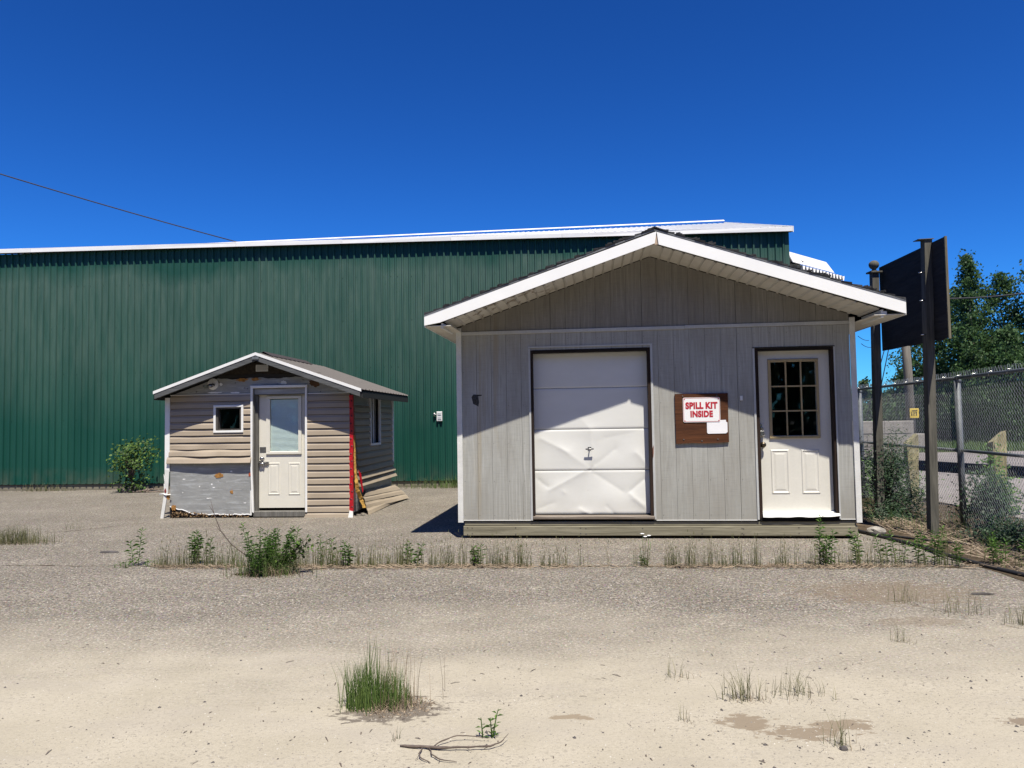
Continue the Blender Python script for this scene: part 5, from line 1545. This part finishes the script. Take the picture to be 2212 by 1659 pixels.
def weed(loc, h, nst, label, seed, spread=.06, leafl=.055, group='leafy weeds growing from the asphalt crack', branchy=0, lm='leaf_weed', bush=False):
    random.seed(seed)
    t = thing('weed', loc, 0, label, 'weed', group)
    st_, lf_ = MB(), MB()
    for s_ in range(nst):
        a = random.uniform(0, 6.283); d = random.uniform(0, spread)
        bx, by = math.cos(a) * d, math.sin(a) * d * .7
        hh = h * (1 if s_ == 0 else random.uniform(.55, .95))
        ln = Vector((math.cos(a) * .18 * random.random() + random.uniform(-.1, .1), math.sin(a) * .12, 0)) * hh
        pts = [Vector((bx, by, -.01)) + ln * (k / 6) ** 1.3 + Vector((0, 0, hh * k / 6)) for k in range(7)]
        st_.tube(pts, [.0042 * (1 - .6 * k / 6) for k in range(7)], 4, smooth=False)
        nl = int(hh / .0125)
        for k in range(nl):
            tt = .12 + .88 * k / nl
            i = min(5, int(tt * 6)); p = pts[i].lerp(pts[i + 1], tt * 6 - i)
            an = k * 2.4 + random.uniform(-.3, .3)
            L = leafl * random.uniform(.7, 1.15) * (1 - .55 * abs(tt - .6)) * (.75 if tt > .93 else 1)
            up_ = .75 if tt > .85 else random.uniform(.15, .6)
            dr = Vector((math.cos(an), math.sin(an), up_)).normalized()
            sd_ = dr.cross(Vector((0, 0, 1))).normalized() * L * random.uniform(.10, .15)
            mid_ = p + dr * L * .5 + Vector((0, 0, L * .06)); tip = p + dr * L - Vector((0, 0, L * random.uniform(.05, .4)))
            lf_.add([p, mid_ - sd_, tip, mid_ + sd_], [(0, 1, 2), (0, 2, 3)])
    st_.build('stem', M_['leaf_weed'], t)
    tag(lf_.build('foliage', M_[lm], t), kind='stuff')
    return t
W_H = 1.12
W_ = [((-4.22, 8.52, 0), .42, 2, 'leftmost tall leafy weed standing left of the dry twig', 1),
      ((-3.60, 8.55, 0), .40, 6, 'bushy dark leafy weed between the leftmost weed and the twig', 2),
      ((-3.43, 8.58, 0), .30, 1, 'single slim leafy weed just left of the bare twig', 3),
      ((-2.15, 8.50, 0), .32, 1, 'slim weed in front of the tan siding right of the big weed clump', 4),
      ((-1.98, 8.45, 0), .30, 1, 'thin weed just left of the short pair of weeds', 5),
      ((-1.84, 8.30, 0), .30, 4, 'short bright weed cluster in front of the red corner of the tan shed', 6),
      ((-1.10, 8.25, 0), .27, 4, 'bright green weed cluster left of the grey shed shadow', 7),
      ((-.38, 8.17, 0), .24, 3, 'thin dull weed below the left corner of the grey shed', 8),
      ((3.18, 7.90, 0), .52, 5, 'tallest leafy weed in front of the entry door', 9),
      ((3.58, 8.00, 0), .36, 3, 'leafy weed in front of the right corner of the grey shed', 10),
      ((3.86, 8.02, 0), .30, 2, 'weed just left of the two tall weeds before the sign post', 11),
      ((4.02, 8.02, 0), .34, 2, 'weed below the pale stone at the edge of the soil', 12),
      ((4.20, 7.95, 0), .30, 2, 'weed left of the near sign post base', 13),
      ((4.30, 7.85, 0), .40, 4, 'bushy weed in line with the near sign post', 14),
      ((4.45, 7.75, 0), .26, 2, 'low weed right of the bushy one before the near sign post', 15),
      ((4.95, 7.80, 0), .34, 4, 'weed on the dark soil before the fence post', 16),
      ((5.15, 7.55, 0), .32, 4, 'weed on the dark soil at the right edge under the mesh', 17),
      ((-4.30, 8.45, 0), .09, 5, 'low seedling at the foot of the leftmost weed', 18),
      ((-4.02, 8.52, 0), .10, 4, 'low seedling right of the leftmost weed', 19),
      ((-.15, 3.80, 0), .15, 3, 'small green weed sprouting beside the fallen branch', 20)]
for a in W_:
    weed(*a, spread=.10 if a[2] > 3 else .05, leafl=.085 if a[1] > .2 else .05)
weed((1.37, 8.07, 0), .12, 7, 'low white flowering weed in the gap of the grass row', 25, .05, .05)
yr = thing('flower_stalks', (1.37, 8.09, 0), 0, 'thin stalks with three white flower heads before the grey shed skid', 'flower')
m, f_ = MB(), MB()
for (dx, h) in ((-.02, .33), (.01, .30), (.05, .31), (-.05, .22), (.07, .24)):
    m.tube([(dx * .4, 0, 0), (dx * .8, 0, h * .6), (dx, 0, h)], .002, 4)
    if h > .28: f_.lathe([(.004, -.006), (.022, .0), (.024, .004), (.01, .007)], (dx, 0, h), 9)
m.build('stem', M_['leaf_weed'], yr); f_.build('flower_head', M_['signwhite'], yr)

# the big mixed clump
BW = weed((-2.55, 7.93, 0), .56, 24, 'large bushy green weed clump in front of the tan shed door', 33, .26, .075, 'leafy weeds growing from the asphalt crack')
random.seed(44)
lf_, st_ = MB(), MB()
for s_ in range(7):
    a = R(random.uniform(10, 70)); L = random.uniform(.35, .62)
    pts = [Vector((.05, 0, 0)) + Vector((math.cos(a) * L * k / 5 * .8, random.uniform(-.02, .02), math.sin(a) * L * (k / 5))) for k in range(6)]
    st_.tube(pts, [.004 * (1 - .1 * k) for k in range(6)], 4)
    for k in range(int(L / .02)):
        tt = .25 + .75 * random.random(); i = min(4, int(tt * 5)); p = pts[i].lerp(pts[i + 1], tt * 5 - i)
        dr = Vector((random.uniform(-1, 1), random.uniform(-1, 1), random.uniform(-.2, 1))).normalized()
        Ll = random.uniform(.05, .085); sd_ = dr.cross(Vector((0, 0, 1))).normalized() * Ll * .22
        lf_.add([p, p + dr * Ll * .5 - sd_, p + dr * Ll, p + dr * Ll * .5 + sd_], [(0, 1, 2), (0, 2, 3)])
st_.build('stem', M_['twig'], BW); tag(lf_.build('foliage', M_['leaf_shrub'], BW), kind='stuff')
m = MB()
for i in range(420): blade(m, (random.gauss(-.02, .15), random.gauss(-.02, .07), 0), random.uniform(.12, .42), random.uniform(.1, .6), .0022)
tag(m.build('grass_blades', M_['grass_green'], BW), kind='stuff')
m = MB()
for i in range(350): blade(m, (random.gauss(0, .18), random.gauss(-.05, .06), 0), random.uniform(.05, .2), random.uniform(.6, 1.6), .0022, 3, .35)
tag(m.build('dry_blades', M_['litter'], BW), kind='stuff')
TW = thing('bare_twig', (-2.85, 8.05, 0), 0, 'long bare dark twig leaning left from the big weed clump', 'twig')
MB().tube([(.10, 0, .14), (.0, 0, .20), (-.13, .0, .30), (-.24, 0, .44), (-.31, 0, .62), (-.345, 0, .76)], [.006, .006, .0055, .005, .004, .0015], 6).tube([(-.20, 0, .40), (-.26, 0, .45), (-.29, 0, .50)], .003, 4).tube([(-.31, 0, .62), (-.35, 0, .69), (-.36, 0, .70)], .0025, 4).tube([(.1, 0, .14), (.2, 0, .0)], .006, 5).build('twig', M_['twig'], TW)

def tuft(loc, n, h0, h1, rx, ry, label, mt='grass_green', seed=1, dead=0, wd=.0022, lean=(.05, .5), grp='grass tufts growing on the open asphalt'):
    random.seed(seed)
    t = thing('grass_tuft', loc, 0, label, 'grass tuft', grp)
    m = MB()
    for i in range(n):
        x, y = random.gauss(0, rx), random.gauss(0, ry)
        h = random.uniform(h0, h1) * (1 - .4 * min(1, abs(x) / (rx * 2.5)))
        blade(m, (x, y, 0), h, random.uniform(*lean), wd * random.uniform(.6, 1.2))
    tag(m.build('blades', M_[mt], t), kind='stuff')
    if dead:
        m = MB()
        for i in range(dead): blade(m, (random.gauss(.02, rx * 1.3), random.gauss(-.02, ry * 1.2), 0), random.uniform(.015, .09), random.uniform(.5, 1.8), wd * .7, 3, .35)
        tag(m.build('dead_blades', M_['litter'], t), kind='stuff')
    return t
tuft((-.70, 4.25, 0), 330, .13, .27, .055, .05, 'thick green grass tuft alone in the left foreground', 'grass_green', 1, 500, .0019, (.05, .35))
tt_ = bpy.data.objects['grass_tuft']
random.seed(61); m = MB()
for i in range(330): blade(m, (random.gauss(-.14, .05), random.gauss(-.03, .05), 0), random.uniform(.13, .30), random.uniform(.05, .35), .0018)
for i in range(12): blade(m, (random.gauss(-.09, .03), random.gauss(-.0, .03), 0), random.uniform(.33, .42), random.uniform(.02, .15), .0035)
tag(m.build('blades', M_['grass_green'], tt_), kind='stuff')
random.seed(6); m = MB()
for i in range(45): blade(m, (random.gauss(.05, .08), random.gauss(0, .06), 0), random.uniform(.26, .40), random.uniform(.05, .25), .0012)
for i in range(700):
    a = random.uniform(0, 6.283); q = random.uniform(0, .24)
    peb(m, .02 + math.cos(a) * q, -.03 + math.sin(a) * q * .7, random.uniform(.004, .009), .002)
tag(m.build('seed_stalks', M_['litter'], tt_), kind='stuff')
def wtuft(x, y, n, h, r_, label, seed, mt='grass_dry', wd=.0016):
    return tuft((x, y, 0), n, h * .5, h, r_, r_ * .6, label, mt, seed, int(n * .7), wd, (.1, .6))
wtuft(1.24, 4.24, 55, .24, .05, 'thin green and dry tuft, left of the pair in the right foreground', 2, 'grass_dry', .0018)
wtuft(1.56, 4.30, 50, .19, .08, 'spiky dry tuft, right of the pair in the right foreground', 3)
wtuft(1.50, 3.63, 22, .22, .03, 'sparse dry sprig on the damp patch with a dark stone at its foot', 4)
wtuft(.93, 4.60, 14, .16, .04, 'tiny dry sprig at the sand edge right of centre', 5)
wtuft(2.61, 5.25, 22, .17, .03, 'small dry sprig on the sand at the right', 6)
wtuft(3.22, 6.34, 30, .30, .08, 'upper thin dry tuft on the brown stain near the right edge', 7)
wtuft(3.45, 5.95, 40, .30, .09, 'middle thin dry tuft along the short crack near the right edge', 8)
wtuft(3.72, 5.62, 60, .28, .07, 'denser tuft at the lower end of the short crack near the right edge', 9)
wtuft(-6.72, 11.7, 26, .24, .12, 'thin faint tuft on the asphalt left of the tan shed', 10)
wtuft(.84, 3.95, 6, .12, .02, 'single short stalk on the sand left of the dry pair', 13)
wtuft(-.60, 3.78, 6, .10, .02, 'two tiny stalks at the thick end of the fallen branch', 14)
t = tuft((-6.75, 10.35, 0), 620, .14, .32, .24, .10, 'wide clump of pale dry grass at the left edge of the picture', 'grass_dry', 11, 400, .0022)
t = tuft((-1.0, 17.95, 0), 700, .12, .42, .75, .10, 'strip of green grass growing along the green wall between the sheds', 'grass_green', 12, 500, .004, (.1, .6), 'grass along the green building')
t = tuft((-11.6, 18.85, 0), 130, .10, .3, .35, .05, 'small grass patch at the foot of the green wall at far left', 'grass_dry', 15, 100, .004, (.1, .6), 'grass along the green building')
o = rock(.016, 3, 1.3, .9, .8, 8, 5).build('dark_stone', M_['pebble_d'], None, (1.505, 3.585, .0)); tag(o, 'small dark stone at the foot of the sparse sprig', 'stone')

# shrub at the green wall
SH = thing('shrub', (-9.0, 18.05, 0), 0, 'round leafy green shrub growing against the green metal wall', 'shrub')
random.seed(71)
lf_, st_ = MB(), MB()
st_.tube([(0, 0, 0), (-.04, 0, .35), (-.10, .02, .65)], [.028, .022, .016], 7)
tips = []
for i in range(26):
    a = random.uniform(0, 6.283); rr = random.uniform(.1, .55)
    tip = Vector((math.cos(a) * rr - .05, math.sin(a) * rr * .6, random.uniform(.62, 1.22) - rr * .15))
    st_.tube([(-.04, 0, .3), (-.06 + tip.x * .3, tip.y * .3, .3 + (tip.z - .3) * .45), tip], [.012, .007, .003], 5)
    tips.append(tip)
for tip in tips:
    for k in range(42):
        p = tip + Vector((random.gauss(0, .11), random.gauss(0, .09), random.gauss(0, .10)))
        n_ = Vector((random.uniform(-1, 1), random.uniform(-1.2, .4), random.uniform(.1, 1.4))).normalized()
        u_ = n_.orthogonal().normalized(); v_ = n_.cross(u_); s_ = random.uniform(.022, .036)
        lf_.add([p + (u_ * math.cos(q) + v_ * math.sin(q) * .85) * s_ for q in (0, 1.05, 2.1, 3.14, 4.2, 5.25)], [(0, 1, 2, 3, 4, 5)])
for k in range(240):
    p = Vector((random.gauss(.0, .2), random.gauss(0, .08), random.uniform(.02, .4)))
    n_ = Vector((random.uniform(-1, 1), random.uniform(-1.2, .4), random.uniform(.1, 1.4))).normalized()
    u_ = n_.orthogonal().normalized(); v_ = n_.cross(u_); s_ = .025
    lf_.add([p + (u_ * math.cos(q) + v_ * math.sin(q)) * s_ for q in (0, 1.05, 2.1, 3.14, 4.2, 5.25)], [(0, 1, 2, 3, 4, 5)])
st_.build('trunk', M_['twig'], SH)
tag(lf_.build('foliage', M_['leaf_shrub'], SH), kind='stuff')
m = MB()
for i in range(30):
    a = random.uniform(0, 6.28)
    m.tube([(random.uniform(-.4, .5), random.uniform(-.12, .1), .01), (random.uniform(-.5, .9), random.uniform(-.15, .1), random.uniform(.01, .10))], .006, 4)
tag(m.build('dead_twigs', M_['stick'], SH), kind='stuff')

def dense_bush(name, loc, rx, ry, h, n, mt, label, seed, ls=.03, low=0.0, nst=12, narrow=.35, cat='bush', nt=.5):
    random.seed(seed)
    t = thing(name, loc, 0, label, cat)
    lf_, st_ = MB(), MB()
    tips = []
    for i in range(nst):
        a = random.uniform(0, 6.283); q = random.uniform(.2, 1)
        z = random.uniform(low, 1) * h
        tp = 1 - (1 - nt) * z / h
        tip = Vector((math.cos(a) * rx * q * tp, math.sin(a) * ry * q * tp, z))
        st_.tube([(0, 0, 0), (tip.x * .4, tip.y * .4, z * .6), tip], [.014, .008, .003], 5)
        tips.append(tip)
    for i in range(n):
        tip = random.choice(tips)
        p = tip * random.uniform(.55, 1.05) + Vector((random.gauss(0, rx * .22), random.gauss(0, ry * .22), random.gauss(0, h * .09)))
        if p.z < .01: p.z = random.uniform(.01, .1)
        d = Vector((random.uniform(-1, 1), random.uniform(-1, 1), random.uniform(-.5, .8))).normalized()
        s2 = d.orthogonal().normalized() * ls * narrow; L = ls * random.uniform(1, 2)
        lf_.add([p - s2 * .3, p + d * L * .5 - s2, p + d * L, p + d * L * .5 + s2], [(0, 1, 2), (0, 2, 3)])
    st_.build('stem', M_['twig'], t)
    tag(lf_.build('foliage', M_[mt], t), kind='stuff')
    return t
dense_bush('spruce_bush', (5.55, 11.35, 0), .55, .45, 1.25, 9000, 'leaf_dark', 'dark green spruce bush around the far sign post', 5, .030, 0, 30, .22, nt=.35)
dense_bush('vine_bush', (6.35, 10.2, 0), .45, .5, .80, 2600, 'leaf_dark', 'dark leafy vine bush at the foot of the fence post', 6, .03, 0, 16, .5)
dense_bush('vine_bush', (7.35, 11.6, 0), .40, .4, 1.0, 1500, 'leaf_weed', 'climbing plant growing up the rotten barrier post', 7, .035, 0, 14, .5)
dense_bush('brush', (6.9, 14.5, 0), .9, 1.2, .9, 2600, 'leaf_weed', 'tangled green brush behind the fence next to the grey shed', 8, .04, 0, 24, .4)
dense_bush('low_brush', (5.75, 8.9, 0), .35, .9, .35, 2200, 'leaf_dark', 'low brush along the fence bottom at the right edge', 9, .028, 0, 20, .4)
m = MB(); random.seed(91)
for i in range(1500):
    y = random.uniform(7.0, 12.5); x = 4.85 + random.random() * 1.1 + (y - 8) * .06
    p = Vector((x, y, .008)); a = random.uniform(0, 6.28); L = random.uniform(.05, .28)
    q = p + Vector((math.cos(a) * L, math.sin(a) * L, random.uniform(0, .10)))
    s2 = Vector((.002, .002, .002))
    m.add([p - s2, p + s2, q + s2, q - s2], [(0, 1, 2, 3)])
tag(m.build('dead_brush', M_['litter']), kind='stuff')
m = MB()
for i in range(900):
    y = random.uniform(7.0, 13.5); x = 4.85 + random.random() * 1.3 + (y - 8) * .06
    blade(m, (x, y, 0), random.uniform(.05, .3), random.uniform(.1, .9), .003)
tag(m.build('fence_grass', M_['grass_green']), kind='stuff')
m = MB()
for i in range(8000):
    y = random.uniform(31, 44); x = y * random.uniform(.42, .76)
    blade(m, (x, y, 0), random.uniform(.1, .35), random.uniform(.1, .6), .02, 2)
tag(m.build('verge_grass', M_['grass_green']), kind='stuff')

def tree(loc, h, rad, nl, label, seed, mt='leaf_tree', ls=.13, low=.12, spire=.5, group=None, cl=44):
    random.seed(seed)
    t = thing('tree', loc, 0, label, 'tree', group)
    tr_, lf_ = MB(), MB()
    lean = Vector((random.uniform(-.05, .05) * h, 0, 0))
    tp = [Vector((0, 0, -.1)) + lean * (k / 6) ** 2 + Vector((random.uniform(-.06, .06), random.uniform(-.06, .06), h * .96 * k / 6)) for k in range(7)]
    tr_.tube(tp, [max(.012, .016 * h * (1 - k / 6.3)) for k in range(7)], 8)
    cs = []
    for i in range(cl):
        z = h * (low + (1 - low) * (i + random.random()) / cl)
        f = (z / h - low) / (1 - low)
        prof = (min(1, (1 - f) / spire) ** .8) * (.55 + .45 * min(1, f / .3))
        a = random.uniform(0, 6.283); q = rad * prof * random.uniform(.35, 1.05)
        k = min(5, int(z / (h * .96) * 6)); base_ = tp[k]
        c = Vector((base_.x + math.cos(a) * q, math.sin(a) * q, z))
        tr_.tube([(base_.x, base_.y, max(0, z - q * .5)), ((base_.x + c.x) / 2, c.y / 2, z - q * .18), c], [.004 * h * (1.1 - f * .8) + .004, .003 * h * (1.1 - f), .006], 5)
        cs.append((c, rad * (.18 + .24 * random.random()) * (1 - .45 * f), 1.0))
        cs.append((Vector((base_.x + (c.x - base_.x) * .5, c.y * .5, z)), rad * .25 * (1 - .4 * f), .5))
    wts = [s * s * q for _, s, q in cs]
    for (c, s, q) in random.choices(cs, wts, k=nl):
        p = c + Vector((random.gauss(0, s * .55), random.gauss(0, s * .55), random.gauss(0, s * .42)))
        n_ = Vector((random.uniform(-1, 1), random.uniform(-1, 1), random.uniform(-.3, 1.2))).normalized()
        u_ = n_.orthogonal().normalized(); v_ = n_.cross(u_); sz2 = ls * random.uniform(.55, 1.15)
        lf_.add([p - u_ * sz2, p - v_ * sz2 * .6, p + u_ * sz2, p + v_ * sz2 * .6], [(0, 1, 2, 3)])
    tr_.build('trunk', M_['pole'], t)
    tag(lf_.build('crown', M_[mt], t), kind='stuff')
TR = [((24.9, 40.5, 0), 10.0, 1.8, 11000, 'tallest slender poplar in the right tree group beyond the fence', .75, .6),
      ((27.6, 42.0, 0), 9.2, 2.2, 11000, 'broad tree right of the tallest poplar', .5, .5),
      ((28.6, 40.0, 0), 11.2, 2.6, 13000, 'tall tree cut by the right edge of the picture', .6, .5),
      ((23.6, 42.5, 0), 7.6, 2.2, 9000, 'lower tree left of the tallest poplar behind the sign post', .6, .5),
      ((26.3, 44.5, 0), 8.8, 2.6, 10000, 'dark tree filling between the tallest poplar and the broad tree', .6, .5),
      ((25.4, 38.8, 0), 5.8, 2.2, 9000, 'low dense tree in front of the tallest poplar', .5, .5),
      ((28.4, 37.5, 0), 5.2, 2.2, 9000, 'low dense tree at the right edge behind the mesh', .5, .5),
      ((30.8, 43.5, 0), 9.0, 2.6, 9000, 'tree at the far right mostly outside the picture', .6, .5),
      ((24.0, 39.2, 0), 4.8, 1.8, 7000, 'small tree just right of the near sign post', .5, .5)]
for i, (l, h, r_, n, lab, spi, _) in enumerate(TR):
    tree(l, h, r_, int(n * 1.35), lab, 200 + i, 'leaf_tree', .095, .04 if h < 9 else .10, spi, 'trees right beyond the fence', 90)
FT = [(37.0, 80, 5.2, 'leftmost far tree just beside the grey shed edge'), (39.5, 84, 4.2, 'low far tree left of the far sign post'), (41.5, 80, 6.2, 'far tree seen between the sign posts, left of the pole'),
      (43.5, 83, 6.8, 'rounded far tree just left of the utility pole'), (45.5, 81, 6.4, 'far tree right behind the utility pole'), (48.5, 84, 6.8, 'far tree left of the near sign post'), (51.5, 82, 7.2, 'far tree hidden partly by the near sign post'),
      (34.5, 70, 3.4, 'small far bush nearest the grey shed trim'), (36.5, 66, 3.2, 'low far bush left of the utility pole'), (33.5, 62, 3.0, 'low far bush behind the pale block wall'), (41.0, 68, 3.6, 'low far bush right of the utility pole')]
for i, (x, y, h, lab) in enumerate(FT):
    tree((x, y, 0), h, 2.4, 3200, lab, 300 + i, 'leaf_far', .20, .02, .5, 'far trees on the horizon', 26)
m = MB(); random.seed(55)
for i in range(16000):
    y = random.uniform(46, 60); x = y * random.uniform(.40, .85)
    hh = 2.2 + 1.2 * noise.noise(Vector((x * .25, 0, 0)))
    p = Vector((x, y, random.uniform(.0, hh)))
    n_ = Vector((random.uniform(-1, 1), random.uniform(-1, 1), random.uniform(-.3, 1.2))).normalized()
    u_ = n_.orthogonal().normalized(); v_ = n_.cross(u_); q = random.uniform(.12, .28)
    m.add([p - u_ * q, p - v_ * q * .6, p + u_ * q, p + v_ * q * .6], [(0, 1, 2, 3)])
tag(m.build('undergrowth', M_['leaf_tree']), kind='stuff')

# woodland on the far side of the yard, behind the viewpoint: it is what the door panes mirror
m = MB(); random.seed(66)
for i in range(26000):
    a = random.uniform(-1.35, 1.35)
    d = random.uniform(14, 19)
    x, y = d * 1.5 * math.sin(a), -d * math.cos(a) * .95 + 3
    hh = 9.5 + 2.5 * noise.noise(Vector((x * .22, 3, 0)))
    p = Vector((x, y, random.uniform(0, 1) ** .9 * hh))
    n_ = Vector((random.uniform(-1, 1), random.uniform(-1, 1), random.uniform(-.3, 1))).normalized()
    u_ = n_.orthogonal().normalized(); v_ = n_.cross(u_); q = random.uniform(.20, .42)
    m.add([p - u_ * q, p - v_ * q * .6, p + u_ * q, p + v_ * q * .6], [(0, 1, 2, 3)])
tag(m.build('woodland', M_['leaf_tree']), kind='stuff')

# twigs, bark chips and straw scattered over the yard
m = MB(); random.seed(303)
for i in range(900):
    y = 2.8 + random.random() ** 1.2 * 8
    x = random.uniform(-.72, .72) * y
    if noise.noise(Vector((x * .8, y * .8, 2))) < -.05 and random.random() < .7: continue
    a = random.uniform(0, 6.283); L = random.uniform(.008, .035) * random.choice((1, 1, 1, 2)); wd = random.uniform(.0012, .003)
    d = Vector((math.cos(a), math.sin(a), 0)) * L; n_ = Vector((-math.sin(a), math.cos(a), 0)) * wd
    p = Vector((x, y, .0015)); q = p + d * .5 + Vector((0, 0, random.uniform(.002, .006)))
    m.add([p - n_, p + n_, q + n_ * 1.2, q - n_ * 1.2, p + d + n_, p + d - n_], [(0, 1, 2, 3), (3, 2, 4, 5)])
tag(m.build('twig_litter', M_['twig']), kind='stuff')
